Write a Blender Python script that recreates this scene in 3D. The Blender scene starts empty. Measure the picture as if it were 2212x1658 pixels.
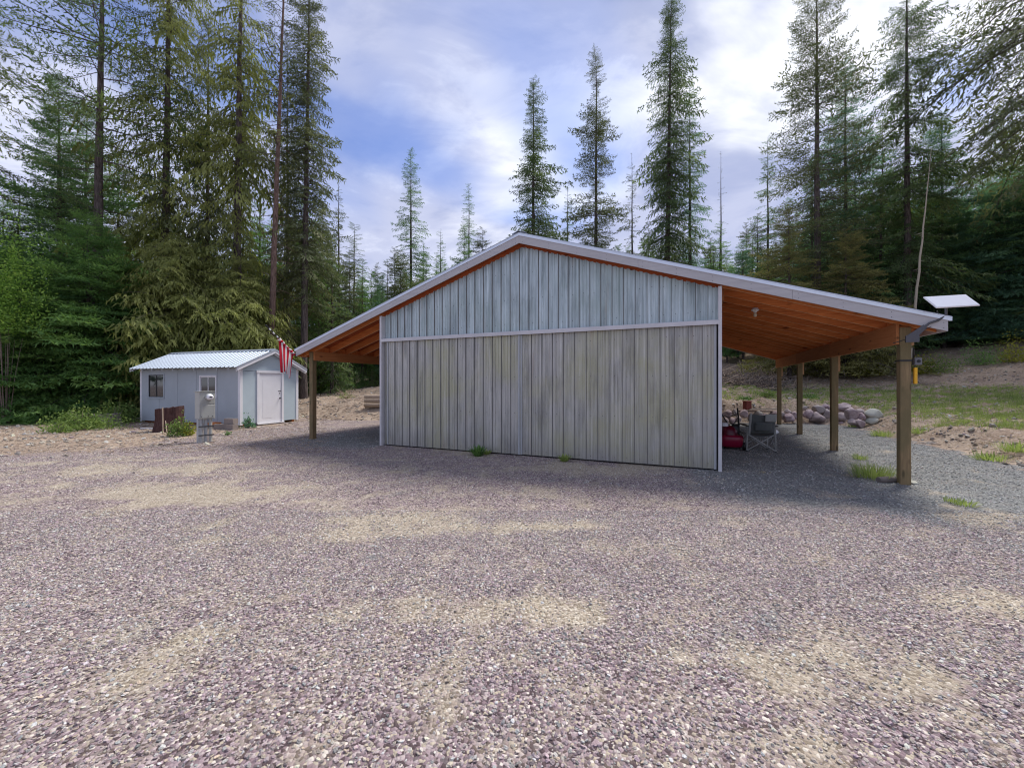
import bpy, bmesh, math, random
import numpy as np
from mathutils import Vector, Matrix
from math import radians as R, sin, cos, pi, tan

rng = np.random.default_rng(7)
random.seed(7)
scene = bpy.context.scene
COL = scene.collection

# ------------------------------------------------------------------ camera
cam_data = bpy.data.cameras.new('camera')
cam_data.sensor_fit = 'HORIZONTAL'; cam_data.sensor_width = 36
cam_data.lens = 36 * 885.0 / 2212.0
cam_data.clip_start = 0.05; cam_data.clip_end = 2000
cam = bpy.data.objects.new('camera', cam_data); COL.objects.link(cam)
cam.location = (0, 0, 1.6); cam.rotation_euler = (R(90), 0, 0)
scene.camera = cam
F_, HY, CX, CH = 885.0, 829.0, 1106.0, 1.6

# ------------------------------------------------------------------ light
SUN_EL, SUN_AZ = R(56), R(45)            # azimuth measured from +Y towards +X
sun_dir = Vector((sin(SUN_AZ)*cos(SUN_EL), cos(SUN_AZ)*cos(SUN_EL), sin(SUN_EL)))
sd = bpy.data.lights.new('sun', 'SUN'); sd.energy = 2.1; sd.angle = R(19); sd.color = (1.0, 0.95, 0.88)
so = bpy.data.objects.new('sun', sd); COL.objects.link(so)
so.rotation_euler = (-sun_dir).to_track_quat('-Z', 'Y').to_euler()

world = bpy.data.worlds.new('World'); scene.world = world; world.use_nodes = True
wn = world.node_tree.nodes; wl = world.node_tree.links; wn.clear()
def W(t, **k):
    n = wn.new(t)
    for a, b in k.items(): setattr(n, a, b)
    return n
sky = W('ShaderNodeTexSky', sky_type='NISHITA', sun_disc=False, sun_elevation=SUN_EL, sun_rotation=SUN_AZ)
tc = W('ShaderNodeTexCoord'); sep = W('ShaderNodeSeparateXYZ'); wl.new(tc.outputs['Generated'], sep.inputs[0])
def wm(op, a, b=None, c=None):
    n = W('ShaderNodeMath', operation=op)
    for i, v in enumerate((a, b, c)):
        if v is None: continue
        if isinstance(v, (int, float)): n.inputs[i].default_value = v
        else: wl.new(v, n.inputs[i])
    return n.outputs[0]
zc = wm('MAXIMUM', sep.outputs[2], 0.0)
zz = wm('ADD', zc, 0.34)
px_ = wm('DIVIDE', sep.outputs[0], zz); py_ = wm('DIVIDE', sep.outputs[1], zz)
comb = W('ShaderNodeCombineXYZ'); wl.new(px_, comb.inputs[0]); wl.new(py_, comb.inputs[1])
rot = W('ShaderNodeMapping'); rot.inputs['Rotation'].default_value = (0, 0, R(-28)); rot.inputs['Scale'].default_value = (0.85, 1.25, 1)
rot.inputs['Location'].default_value = (3.1, 1.7, 0)
wl.new(comb.outputs[0], rot.inputs[0])
def wnoise(scale, detail, dist, rough=.5, w=0):
    n = W('ShaderNodeTexNoise', noise_dimensions='4D'); wl.new(rot.outputs[0], n.inputs['Vector'])
    n.inputs['W'].default_value = w
    n.inputs['Scale'].default_value = scale; n.inputs['Detail'].default_value = detail
    n.inputs['Distortion'].default_value = dist; n.inputs['Roughness'].default_value = rough
    return n.outputs['Fac']
def wramp(fac, stops):
    n = W('ShaderNodeValToRGB'); wl.new(fac, n.inputs[0]); e = n.color_ramp.elements
    n.color_ramp.interpolation = 'EASE'
    e[0].position, e[0].color = stops[0][0], (*stops[0][1], 1); e[1].position, e[1].color = stops[-1][0], (*stops[-1][1], 1)
    for p, c in stops[1:-1]:
        q = e.new(p); q.color = (*c, 1)
    return n.outputs[0]
n1 = wm('ADD', wnoise(1.0, 7, 0.7, .52, 2.0), wm('MULTIPLY', wm('SUBTRACT', wnoise(3.6, 6, 0.9, .6, 31.0), .5), .5))
cloud = wramp(n1, [(0.28, (.14, .17, .28)), (0.42, (.20, .225, .33)), (0.52, (.255, .275, .37)), (0.60, (.34, .36, .44)), (0.70, (.44, .455, .52))])
n2 = wm('ADD', wnoise(0.9, 5.5, 0.5, .52, 4.3), wm('MULTIPLY', wm('SUBTRACT', wnoise(3.0, 6, 0.8, .58, 12.0), .5), .34))
# thin cloud glows white towards the veiled sun, in banks broken up by the noise
def lobe(v, power, amount):
    dp = W('ShaderNodeVectorMath', operation='DOT_PRODUCT'); wl.new(tc.outputs['Generated'], dp.inputs[0]); dp.inputs[1].default_value = Vector(v).normalized()
    return wm('MULTIPLY', wm('POWER', wm('MAXIMUM', dp.outputs['Value'], 0.0), power), amount)
glow = wm('ADD', wm('ADD', lobe((.70, 1, .92), 30.0, .15), lobe((.56, 1, .60), 160.0, .10)), wm('ADD', lobe(sun_dir, 5.0, .05), lobe((.10, 1, .62), 40.0, .07)))
gb = W('ShaderNodeMapRange', interpolation_type='SMOOTHSTEP'); wl.new(wm('ADD', n2, glow), gb.inputs[0])
gb.inputs[1].default_value = 0.56; gb.inputs[2].default_value = 0.72
mixw = W('ShaderNodeMix', data_type='RGBA'); wl.new(wm('MULTIPLY', gb.outputs[0], 0.95), mixw.inputs['Factor'])
wl.new(cloud, mixw.inputs['A']); mixw.inputs['B'].default_value = (.50, .51, .54, 1)
# blue gaps where the sky itself shows
skys = W('ShaderNodeMix', data_type='RGBA', blend_type='MULTIPLY'); skys.inputs['Factor'].default_value = 1
wl.new(sky.outputs[0], skys.inputs['A']); skys.inputs['B'].default_value = (.034, .045, .072, 1)
n3 = wnoise(1.3, 3.0, 0.4, .45, 15.5)
gp = W('ShaderNodeMapRange', interpolation_type='SMOOTHSTEP'); wl.new(wm('ADD', n3, wm('ADD', lobe((.14, 1, .38), 60.0, .12), lobe((1.2, 1, .75), 150.0, .05))), gp.inputs[0]); gp.inputs[1].default_value = 0.53; gp.inputs[2].default_value = 0.66
mix2 = W('ShaderNodeMix', data_type='RGBA'); wl.new(wm('MULTIPLY', gp.outputs[0], .75), mix2.inputs['Factor'])
wl.new(mixw.outputs['Result'], mix2.inputs['A']); wl.new(skys.outputs['Result'], mix2.inputs['B'])
bg = W('ShaderNodeBackground'); bg.inputs[1].default_value = 1.0; wl.new(mix2.outputs['Result'], bg.inputs[0])
wo = W('ShaderNodeOutputWorld'); wl.new(bg.outputs[0], wo.inputs[0])

scene.view_settings.view_transform = 'Standard'; scene.view_settings.look = 'None'
scene.view_settings.exposure = 1.25; scene.view_settings.gamma = 1; scene.view_settings.use_curve_mapping = False
scene.cycles.use_denoising = True; scene.cycles.denoising_prefilter = 'ACCURATE'; scene.cycles.denoising_input_passes = 'RGB_ALBEDO_NORMAL'; scene.cycles.filter_width = 1.1
scene.cycles.max_bounces = 9; scene.cycles.diffuse_bounces = 7; scene.cycles.transparent_max_bounces = 4

# ------------------------------------------------------------------ materials
class NT:
    def __init__(s, name):
        s.m = bpy.data.materials.new(name); s.m.use_nodes = True
        s.t = s.m.node_tree; s.n = s.t.nodes; s.l = s.t.links; s.n.clear()
        s.out = s.n.new('ShaderNodeOutputMaterial'); s.b = s.n.new('ShaderNodeBsdfPrincipled')
        s.l.new(s.b.outputs[0], s.out.inputs[0])
        s.tc = s.n.new('ShaderNodeTexCoord')
    def val(s, sock, v):
        if isinstance(v, (int, float)): sock.default_value = v
        elif isinstance(v, (tuple, list)): sock.default_value = (*v, 1) if len(v) == 3 and len(sock.default_value) == 4 else v
        else: s.l.new(v, sock)
    def map(s, scale=(1, 1, 1), coord='Object', loc=(0, 0, 0), rnd=False):
        n = s.n.new('ShaderNodeMapping'); s.l.new(s.tc.outputs[coord] if coord in ('Object', 'Generated') else coord, n.inputs[0])
        n.inputs['Scale'].default_value = scale; n.inputs['Location'].default_value = loc
        if rnd:
            oi = s.n.new('ShaderNodeObjectInfo'); mm = s.n.new('ShaderNodeVectorMath'); mm.operation = 'SCALE'
            mm.inputs[0].default_value = (37, 23, 31); s.l.new(oi.outputs['Random'], mm.inputs['Scale']); s.l.new(mm.outputs[0], n.inputs['Location'])
        return n.outputs[0]
    def world(s):
        g = s.n.new('ShaderNodeNewGeometry'); return g.outputs['Position']
    def noise(s, vec, scale=5, detail=4, rough=.55, dist=0):
        n = s.n.new('ShaderNodeTexNoise'); s.l.new(vec, n.inputs['Vector'])
        for k, v in (('Scale', scale), ('Detail', detail), ('Roughness', rough), ('Distortion', dist)): n.inputs[k].default_value = v
        return n.outputs['Fac']
    def vor(s, vec, scale=5, feature='F1', out='Distance', rnd=1):
        n = s.n.new('ShaderNodeTexVoronoi'); n.feature = feature; s.l.new(vec, n.inputs['Vector']); n.inputs['Scale'].default_value = scale
        n.inputs['Randomness'].default_value = rnd
        return n.outputs[out]
    def ramp(s, fac, stops, interp='LINEAR'):
        n = s.n.new('ShaderNodeValToRGB'); s.l.new(fac, n.inputs[0]); e = n.color_ramp.elements; n.color_ramp.interpolation = interp
        f = lambda c: (c, c, c, 1) if isinstance(c, (int, float)) else (*c, 1)
        e[0].position, e[0].color = stops[0][0], f(stops[0][1]); e[1].position, e[1].color = stops[-1][0], f(stops[-1][1])
        for p, c in stops[1:-1]:
            q = e.new(p); q.color = f(c)
        return n.outputs[0]
    def mix(s, fac, a, b, blend='MIX'):
        n = s.n.new('ShaderNodeMix'); n.data_type = 'RGBA'; n.blend_type = blend
        s.val(n.inputs['Factor'], fac); s.val(n.inputs['A'], a); s.val(n.inputs['B'], b)
        return n.outputs['Result']
    def math(s, op, a, b=0.0, clamp=False):
        n = s.n.new('ShaderNodeMath'); n.operation = op; n.use_clamp = clamp; s.val(n.inputs[0], a); s.val(n.inputs[1], b); return n.outputs[0]
    def attr(s, name, typ='GEOMETRY', out='Color'):
        n = s.n.new('ShaderNodeAttribute'); n.attribute_name = name; n.attribute_type = typ; return n.outputs[out]
    def rand(s):
        n = s.n.new('ShaderNodeObjectInfo'); return n.outputs['Random']
    def bump(s, h, strength=.3, dist=.01):
        n = s.n.new('ShaderNodeBump'); s.l.new(h, n.inputs['Height']); n.inputs['Strength'].default_value = strength; n.inputs['Distance'].default_value = dist
        s.l.new(n.outputs[0], s.b.inputs['Normal'])
    def set(s, base=None, rough=None, metal=None, spec=None):
        if base is not None: s.val(s.b.inputs['Base Color'], base)
        if rough is not None: s.val(s.b.inputs['Roughness'], rough)
        if metal is not None: s.val(s.b.inputs['Metallic'], metal)
        if spec is not None: s.val(s.b.inputs['Specular IOR Level'], spec)
        return s.m

MAT = {}
def plain(name, c, rough=.6, metal=0, var=.18, scale=6, spec=.4, bump=.0):
    k = NT(name); f = k.noise(k.map(rnd=True), scale, 5)
    base = k.mix(f, tuple(x*(1-var) for x in c), tuple(min(1, x*(1+var)) for x in c))
    if bump: k.bump(k.noise(k.map(), scale*8, 4), bump, .003)
    MAT[name] = k.set(base, rough, metal, spec); return MAT[name]

def wood(name, a, b, knots=True, rough=.7, along='x', dirt=None):
    k = NT(name); sc = {'x': (1.2, 22, 22), 'y': (22, 1.2, 22), 'z': (22, 22, 1.2)}[along]
    v = k.map(sc, rnd=True)
    g = k.noise(v, 1.6, 5, .6, .8)
    base = k.mix(k.ramp(g, [(.3, 0.0), (.7, 1.0)]), a, b)
    oi = k.rand()
    base = k.mix(k.math('MULTIPLY', oi, .45), base, tuple(x*.55 for x in a))
    if knots:
        ks = {'x': (1.5, 5, 5), 'y': (5, 1.5, 5), 'z': (5, 5, 1.5)}[along]
        kd = k.vor(k.map(ks, rnd=True), 1.0)
        base = k.mix(k.ramp(kd, [(.06, .85), (.13, 0.0)]), base, tuple(x*.25 for x in a))
    if dirt:
        base = k.mix(k.ramp(k.noise(k.map((1, 1, .5), rnd=True), 3, 4), [(.42, 0.0), (.62, .8)]), base, dirt)
    k.bump(g, .4, .004)
    MAT[name] = k.set(base, rough, 0, .25); return MAT[name]

wood('rafter_wood', (.62, .18, .05), (.95, .37, .12), along='x')
wood('beam_wood', (.46, .17, .06), (.60, .26, .10), along='y')
wood('lit_edge_wood', (.86, .46, .22), (.92, .60, .34), along='x')  # paler rafter underside, light bounced off the ground put into the colour
wood('deck_wood', (.40, .09, .03), (.56, .15, .05), along='x')
wood('post_wood', (.19, .13, .07), (.32, .225, .115), along='z', dirt=(.15, .125, .06))
wood('block_wood', (.40, .22, .10), (.52, .32, .17), along='z')
wood('log_bark', (.34, .25, .17), (.55, .44, .33), along='y', knots=True)
wood('log_end', (.55, .36, .18), (.68, .50, .30), along='z', knots=False)
wood('stump_bark', (.045, .022, .02), (.11, .06, .055), along='z', knots=False, rough=.95)
wood('pale_wood', (.42, .36, .27), (.55, .48, .38), along='z')

# weathered corrugated metal: vertical runs of grime, a moss green cast in places
def metal_siding(name, lo, hi, moss, mf):
    k = NT(name); Pw = k.world()
    st = k.noise(k.map((22, 22, .30), rnd=True), 1.3, 5, .7)
    wide = k.noise(k.map((5, 5, .9), Pw), 1.1, 5, .65)
    base = k.mix(k.ramp(k.math('ADD', k.math('MULTIPLY', st, .6), k.math('MULTIPLY', wide, .5)), [(.40, .1), (.70, 1.0)]), lo, hi)
    bl = k.noise(k.map((.8, .8, .9), Pw), 1.0, 5, .6)
    base = k.mix(k.math('MULTIPLY', k.ramp(bl, [(.42, 0.0), (.64, 1.0)]), mf), base, moss)
    bl2 = k.noise(k.map((3.2, 3.2, .55), Pw, (9, 4, 2)), 1.1, 6, .65)
    base = k.mix(k.ramp(bl2, [(.50, 0.0), (.68, .55)]), base, tuple(x*.55 for x in lo))
    pal = k.noise(k.map((30, 30, .45), rnd=True), 1.2, 4, .7)
    base = k.mix(k.ramp(pal, [(.53, 0.0), (.70, .5)]), base, tuple(min(1, x*1.35) for x in hi))
    base = k.mix(k.ramp(k.noise(k.map((26, 26, .35), rnd=True), 1.9, 4, .65), [(.55, 0.0), (.72, .45)]), base, tuple(x*.6 for x in lo))
    rt = k.noise(k.map((5, 5, .5), rnd=True), 1.1, 3)
    base = k.mix(k.ramp(rt, [(.62, 0.0), (.75, .4)]), base, (.36, .26, .20))
    sz = k.n.new('ShaderNodeSeparateXYZ'); k.l.new(Pw, sz.inputs[0])
    splash = k.math('SUBTRACT', 1.0, k.math('MULTIPLY', k.math('ADD', sz.outputs[2], k.math('MULTIPLY', bl, .5)), 1.35), True)
    base = k.mix(k.math('MULTIPLY', splash, .55), base, (.24, .215, .19))
    k.bump(k.noise(k.map((2.2, 2.2, 1.4), rnd=True), 3, 5), .35, .02)
    MAT[name] = k.set(base, k.ramp(st, [(.3, .62), (.7, .42)]), .3, .5); return MAT[name]
metal_siding('gable_metal', (.27, .335, .345), (.60, .69, .71), (.31, .40, .35), .35)
metal_siding('door_metal', (.27, .27, .25), (.56, .555, .52), (.43, .425, .27), .75)
plain('rib_shade', (.17, .17, .165), .7, .1, .5, 3)  # dark side of each rib, shade painted in to bring out the corrugation
plain('white_trim', (.58, .57, .58), .5, 0, .22, 3)
k = NT('fascia_paint'); g = k.noise(k.map((.6, 6, 6), rnd=True), 3, 5)
k.bump(k.noise(k.map((2, 30, 30)), 3, 4), .1, .002); MAT['fascia_paint'] = k.set(k.mix(g, (.37, .36, .37), (.53, .52, .52)), .5, 0, .4)
plain('roof_metal', (.62, .66, .72), .32, .75, .08)
plain('shed_roof_metal', (.40, .46, .54), .42, .45, .10, 3)
plain('dark_metal', (.10, .10, .11), .45, .6)
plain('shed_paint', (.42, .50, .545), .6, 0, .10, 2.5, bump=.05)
plain('shed_shaded_paint', (.37, .41, .445), .6, 0, .14, 1.6, bump=.05)  # shed paint darkened for the front wall, its shade put into the colour
plain('shed_white', (.70, .70, .73), .5, 0, .09, 3)
plain('meter_grey', (.42, .43, .40), .5, .15, .06)
plain('conduit_grey', (.40, .42, .43), .5, .1, .1)
plain('black_plastic', (.018, .018, .02), .4, 0, .2)
plain('grey_plastic', (.16, .16, .17), .5, 0, .15)
plain('red_paint', (.24, .005, .035), .3, 0, .15)
plain('dark_red_paint', (.12, .006, .02), .35, 0, .15)
plain('chair_frame', (.34, .35, .34), .4, .3, .1)
plain('chair_fabric', (.10, .11, .11), .9, 0, .2, 20)
plain('chair_fabric_light', (.30, .31, .30), .9, 0, .15, 20)
plain('white_plastic', (.80, .80, .82), .35, 0, .03)
plain('antenna_face', (.62, .64, .69), .3, 0, .08, 3)
plain('yellow_plastic', (.80, .42, .02), .45, 0, .1)
plain('cardboard', (.30, .23, .17), .85, 0, .2)
plain('concrete_block', (.26, .22, .20), .9, 0, .2, 10, bump=.3)
plain('rust_red', (.22, .05, .035), .7, 0, .25)
plain('flag_red', (.52, .008, .03), .8, 0, .08)
plain('flag_white', (.76, .72, .70), .8, 0, .05)
plain('grey_bark', (.17, .145, .13), .95, 0, .45, 9, bump=.6)
k = NT('window_glass'); MAT['window_glass'] = k.set((.015, .018, .02), .06, 0, .8)
k = NT('bulb_glass'); MAT['bulb_glass'] = k.set((.75, .70, .55), .2, 0, .6)

k = NT('bark'); v = k.map((7, 7, 1.3), rnd=True); g = k.noise(v, 2.2, 6, .65)
k.bump(g, .8, .03); MAT['bark'] = k.set(k.ramp(g, [(.3, (.035, .028, .026)), (.52, (.105, .085, .078)), (.75, (.21, .175, .16))]), .95, 0, .15)
k = NT('red_bark'); v = k.map((8, 8, 1.6), rnd=True); g = k.noise(v, 2.2, 6, .65)
k.bump(g, .8, .02); MAT['red_bark'] = k.set(k.ramp(g, [(.3, (.05, .035, .03)), (.52, (.15, .10, .08)), (.75, (.26, .18, .15))]), .95, 0, .15)

def foliage(name, dark, mid, light, trans=.25):
    k = NT(name); a = k.attr('tint', out='Fac')
    big = k.noise(k.map((1, 1, 1)), .55, 3, .6)
    f = k.math('ADD', k.math('MULTIPLY', a, .65), k.math('MULTIPLY', big, .5))
    c = k.ramp(f, [(.22, dark), (.55, mid), (.88, light)])
    k.set(c, .65, 0, .25)
    tr = k.n.new('ShaderNodeBsdfTranslucent'); k.l.new(k.mix(1.0, c, (1.2, 1.25, .9), 'MULTIPLY'), tr.inputs[0])
    mx = k.n.new('ShaderNodeMixShader'); mx.inputs[0].default_value = trans
    k.l.new(k.b.outputs[0], mx.inputs[1]); k.l.new(tr.outputs[0], mx.inputs[2]); k.l.new(mx.outputs[0], k.out.inputs[0])
    MAT[name] = k.m; return k.m
foliage('fir_green', (.05, .115, .04), (.12, .235, .065), (.26, .41, .12), .38)
foliage('deep_green', (.06, .12, .065), (.12, .22, .09), (.21, .33, .12), .38)
foliage('blue_green', (.06, .14, .10), (.12, .24, .155), (.20, .33, .18), .38)
foliage('cedar_olive', (.09, .11, .035), (.21, .235, .07), (.38, .40, .13), .38)
foliage('grey_green', (.055, .07, .04), (.115, .14, .065), (.20, .22, .10), .3)
foliage('larch_green', (.05, .08, .04), (.095, .145, .06), (.19, .25, .09), .38)
foliage('brown_green', (.10, .10, .045), (.21, .205, .08), (.34, .32, .12), .38)
foliage('bright_leaf', (.08, .17, .03), (.16, .29, .05), (.30, .44, .09), .4)
foliage('yellow_leaf', (.14, .16, .02), (.28, .30, .04), (.46, .42, .07), .4)
foliage('shrub_leaf', (.06, .11, .03), (.14, .22, .055), (.28, .36, .11), .35)
foliage('grass_blade', (.14, .19, .06), (.26, .34, .10), (.42, .46, .18), .4)
foliage('dry_blade', (.20, .16, .09), (.36, .29, .17), (.50, .42, .26), .3)
plain('stick_grey', (.22, .17, .14), .9, 0, .45, 3)
plain('stick_pale', (.40, .31, .23), .9, 0, .4, 3)
k = NT('boulder'); v = k.map(rnd=True); g = k.noise(v, 3, 6, .6)
c = k.mix(k.ramp(g, [(.35, 0.0), (.65, 1.0)]), (.24, .17, .185), (.47, .38, .375))
c = k.mix(k.ramp(k.rand(), [(.35, 0.0), (1.0, .9)]), c, (.33, .315, .28))
k.bump(k.noise(v, 9, 6), .5, .02); MAT['boulder'] = k.set(c, .9, 0, .2)
k = NT('pale_boulder'); v = k.map(rnd=True); g = k.noise(v, 3, 6, .6)
k.bump(k.noise(v, 9, 6), .5, .02); MAT['pale_boulder'] = k.set(k.mix(g, (.30, .31, .26), (.52, .51, .44)), .9, 0, .2)
k = NT('pebble'); c = k.attr('col', 'INSTANCER'); g = k.noise(k.map(), 1.5, 3)
k.bump(g, .3, .2); MAT['pebble'] = k.set(k.mix(g, c, k.mix(.4, c, (.5, .48, .46))), .85, 0, .25)

# ------------------------------------------------------------------ object helpers
def tag(o, label=None, cat=None, group=None, kind=None):
    if label: o['label'] = label
    if cat: o['category'] = cat
    if group: o['group'] = group
    if kind: o['kind'] = kind
    return o
def empty(name, loc=(0, 0, 0), rz=0, label=None, cat=None, group=None):
    o = bpy.data.objects.new(name, None); COL.objects.link(o); o.location = loc; o.rotation_euler = (0, 0, rz)
    o.empty_display_size = .2
    return tag(o, label, cat, group)
def link(name, me, parent=None, loc=None, rot=None):
    o = bpy.data.objects.new(name, me); COL.objects.link(o)
    if parent is not None: o.parent = parent
    if loc is not None: o.location = loc
    if rot is not None: o.rotation_euler = rot
    return o

def np_mesh(name, V, F, mats, midx=None, tint=None, smooth=False):
    V = np.asarray(V, np.float32); F = np.asarray(F, np.int32); n = F.shape[1]
    me = bpy.data.meshes.new(name)
    me.vertices.add(len(V)); me.vertices.foreach_set('co', V.ravel())
    me.loops.add(F.size); me.loops.foreach_set('vertex_index', F.ravel())
    me.polygons.add(len(F)); me.polygons.foreach_set('loop_start', np.arange(len(F), dtype=np.int32)*n)
    try: me.polygons.foreach_set('loop_total', np.full(len(F), n, np.int32))
    except Exception: pass
    for m in mats: me.materials.append(MAT[m])
    if midx is not None: me.polygons.foreach_set('material_index', np.asarray(midx, np.int32))
    me.polygons.foreach_set('use_smooth', np.full(len(F), smooth))
    if tint is not None:
        a = me.attributes.new('tint', 'FLOAT', 'POINT'); a.data.foreach_set('value', np.asarray(tint, np.float32))
    me.update(calc_edges=True); return me

class MB:
    """collects simple solids into one mesh"""
    def __init__(s): s.v = []; s.f = []; s.m = []; s.sm = []
    def add(s, vs, fs, mi=0, smooth=False):
        o = len(s.v); s.v += [tuple(v) for v in vs]
        for f in fs: s.f.append(tuple(i+o for i in f)); s.m.append(mi); s.sm.append(smooth)
        return s
    def box(s, x0, x1, y0, y1, z0, z1, mi=0, M=None):
        vs = [Vector(p) for p in ((x0,y0,z0),(x1,y0,z0),(x1,y1,z0),(x0,y1,z0),(x0,y0,z1),(x1,y0,z1),(x1,y1,z1),(x0,y1,z1))]
        if M is not None: vs = [M @ v for v in vs]
        return s.add(vs, [(0,3,2,1),(4,5,6,7),(0,1,5,4),(1,2,6,5),(2,3,7,6),(3,0,4,7)], mi)
    def tube(s, pts, rad, n=8, mi=0, cap=True, smooth=True):
        pts = [Vector(p) for p in pts]; rad = rad if isinstance(rad, (list, tuple)) else [rad]*len(pts)
        vs = []; N = len(pts)
        for i, p in enumerate(pts):
            t = (pts[min(i+1, N-1)]-pts[max(i-1, 0)]).normalized()
            a = t.orthogonal().normalized() if i == 0 else (a - t*a.dot(t)).normalized()
            b = t.cross(a)
            vs += [p+(a*cos(2*pi*j/n)+b*sin(2*pi*j/n))*rad[i] for j in range(n)]
        fs = [(i*n+j, i*n+(j+1) % n, (i+1)*n+(j+1) % n, (i+1)*n+j) for i in range(N-1) for j in range(n)]
        s.add(vs, fs, mi, smooth)
        if cap: s.add(vs[:n], [tuple(range(n))[::-1]], mi); s.add(vs[-n:], [tuple(range(n))], mi)
        return s
    def lathe(s, prof, n=16, mi=0, M=None, smooth=True):
        vs = [Vector((r*cos(2*pi*j/n), r*sin(2*pi*j/n), z)) for r, z in prof for j in range(n)]
        if M is not None: vs = [M @ v for v in vs]
        N = len(prof)
        s.add(vs, [(i*n+j, i*n+(j+1) % n, (i+1)*n+(j+1) % n, (i+1)*n+j) for i in range(N-1) for j in range(n)], mi, smooth)
        s.add(vs[:n], [tuple(range(n))[::-1]], mi); s.add(vs[-n:], [tuple(range(n))], mi)
        return s
    def prism(s, poly, y0, y1, mi=0):
        """poly in x,z extruded along y"""
        n = len(poly)
        vs = [(x, y0, z) for x, z in poly]+[(x, y1, z) for x, z in poly]
        return s.add(vs, [tuple(range(n)), tuple(range(2*n-1, n-1, -1))]+[(i, i+n, (i+1) % n+n, (i+1) % n) for i in range(n)], mi)
    def mesh(s, name, mats, bevel=0):
        me = bpy.data.meshes.new(name); me.from_pydata(s.v, [], s.f)
        for m in (mats if isinstance(mats, (list, tuple)) else [mats]): me.materials.append(MAT[m])
        me.polygons.foreach_set('material_index', s.m); me.polygons.foreach_set('use_smooth', s.sm)
        bm = bmesh.new(); bm.from_mesh(me); bmesh.ops.recalc_face_normals(bm, faces=bm.faces)
        if bevel: bmesh.ops.bevel(bm, geom=bm.edges[:], offset=bevel, segments=1, affect='EDGES')
        bm.to_mesh(me); bm.free(); me.update(); return me
    def build(s, name, mats, parent=None, loc=None, rot=None, bevel=0):
        return link(name, s.mesh(name, mats, bevel), parent, loc, rot)

def at(xd, depth, yd=None, z=None):
    x = (xd-CX)/F_*depth
    return Vector((x, depth, CH-(yd-HY)/F_*depth if yd is not None else (H(x, depth) if z is None else z)))
def gd(xd, yd):                                             # a point on the flat gravel
    d = F_*CH/(yd-HY); return Vector(((xd-CX)/F_*d, d, 0))

# ------------------------------------------------------------------ terrain
TOE = np.array([(-120, 27), (-40, 23), (-22, 21.5), (-15, 21.0), (-10.5, 19.4), (-6.8, 17.8), (0, 18.2), (4, 18.2), (8.3, 17.1), (12.6, 16.3), (12.9, 15.3), (12.0, 13.9), (11.0, 11.3), (10.6, 9.8), (9.6, 7.6), (8.9, 5), (8.8, 0), (10, -20), (12, -60)], float)
def toe_dist(x, y):
    x = np.asarray(x, float); y = np.asarray(y, float)
    best = np.full(x.shape, 1e9); sgn = np.ones(x.shape)
    for a, b in zip(TOE[:-1], TOE[1:]):
        d = b-a; L2 = d@d
        t = np.clip(((x-a[0])*d[0]+(y-a[1])*d[1])/L2, 0, 1)
        qx = a[0]+t*d[0]-x; qy = a[1]+t*d[1]-y; dd = np.hypot(qx, qy)
        s = np.sign(d[0]*(y-a[1])-d[1]*(x-a[0]))
        m = dd < best-1e-9; best = np.where(m, dd, best); sgn = np.where(m, s, sgn)
    return best*np.where(sgn == 0, 1, sgn)
def sst(a, b, x): t = np.clip((x-a)/(b-a), 0, 1); return t*t*(3-2*t)
_ph = rng.uniform(0, 6.28, (24, 2)); _di = rng.uniform(0, 6.28, 24)
def wob(x, y, wl, k=6, o=0):
    r = 0
    for i in range(k):
        f = 2*pi/wl*(1+.37*i); a = _di[(i+o) % 24]
        r = r+np.sin((x*np.cos(a)+y*np.sin(a))*f+_ph[(i+o) % 24, 0])*np.sin((-x*np.sin(a)+y*np.cos(a))*f*.8+_ph[(i+o) % 24, 1])/(1+.5*i)
    return r*.5
def H(x, y):
    sc = np.isscalar(x) or isinstance(x, float); x = np.asarray(x, float); y = np.asarray(y, float)
    d = toe_dist(x, y)+wob(x, y, 5.0, 4, 3)*.35*sst(0, 3, np.abs(toe_dist(x, y))+1.5)
    wl_ = 1-sst(-19, -12, x); wr = sst(3, 8.5, x); wm_ = np.clip(1-wl_-wr, 0, 1)
    dl = np.clip(d, 0, None)
    left = .12*sst(0, 3, d)+.035*np.clip(d-3, 0, 15)+.10*np.clip(d-18, 0, 80)
    mid = .72*sst(0, 3.2, d)+.075*np.clip(d-4, 0, 10)+.17*np.clip(d-14, 0, 70)
    rock = sst(15.5, 16.6, y)*(1-sst(13.2, 15, x))
    bk = .44*(1-rock)+.78*rock
    right = bk*sst(0, 1.3, d)+.105*np.clip(d-1.2, 0, 8)+.22*np.clip(d-9.2, 0, 8)+.20*np.clip(d-17.2, 0, 75)
    h = left*wl_+mid*wm_+right*wr
    h = h+.35*np.exp(-((x+8.4)**2/3+(y-29)**2/5)) + .5*np.exp(-((x+5.5)**2/3+(y-30)**2/4))
    rough = sst(0, 2, d)
    h = h+rough*(wob(x, y, 3.0, 5, 7)*.12+wob(x, y, 1.1, 6, 11)*.075*sst(0,1,d))+.05*wob(x, y, .8, 5, 3)*sst(.1, .5, d)*(1-sst(1.5, 2.5, d))*sst(6, 9, x)+wob(x, y, 7, 3, 1)*.012
    return float(h) if sc else h
def axis(lo, dlo, dhi, hi, step, g=1.09):
    a = list(np.arange(dlo, dhi, step)); s = step; p = dhi
    while p < hi: s *= g; p += s; a.append(p)
    s = step; p = dlo; pre = []
    while p > lo: s *= g; p -= s; pre.append(p)
    return np.array(pre[::-1]+a)
xs = axis(-600, -18, 19, 600, .19); ys = axis(-60, .2, 26, 900, .2)
X, Y = np.meshgrid(xs, ys); Z = H(X, Y); nx, ny = len(xs), len(ys)
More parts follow.
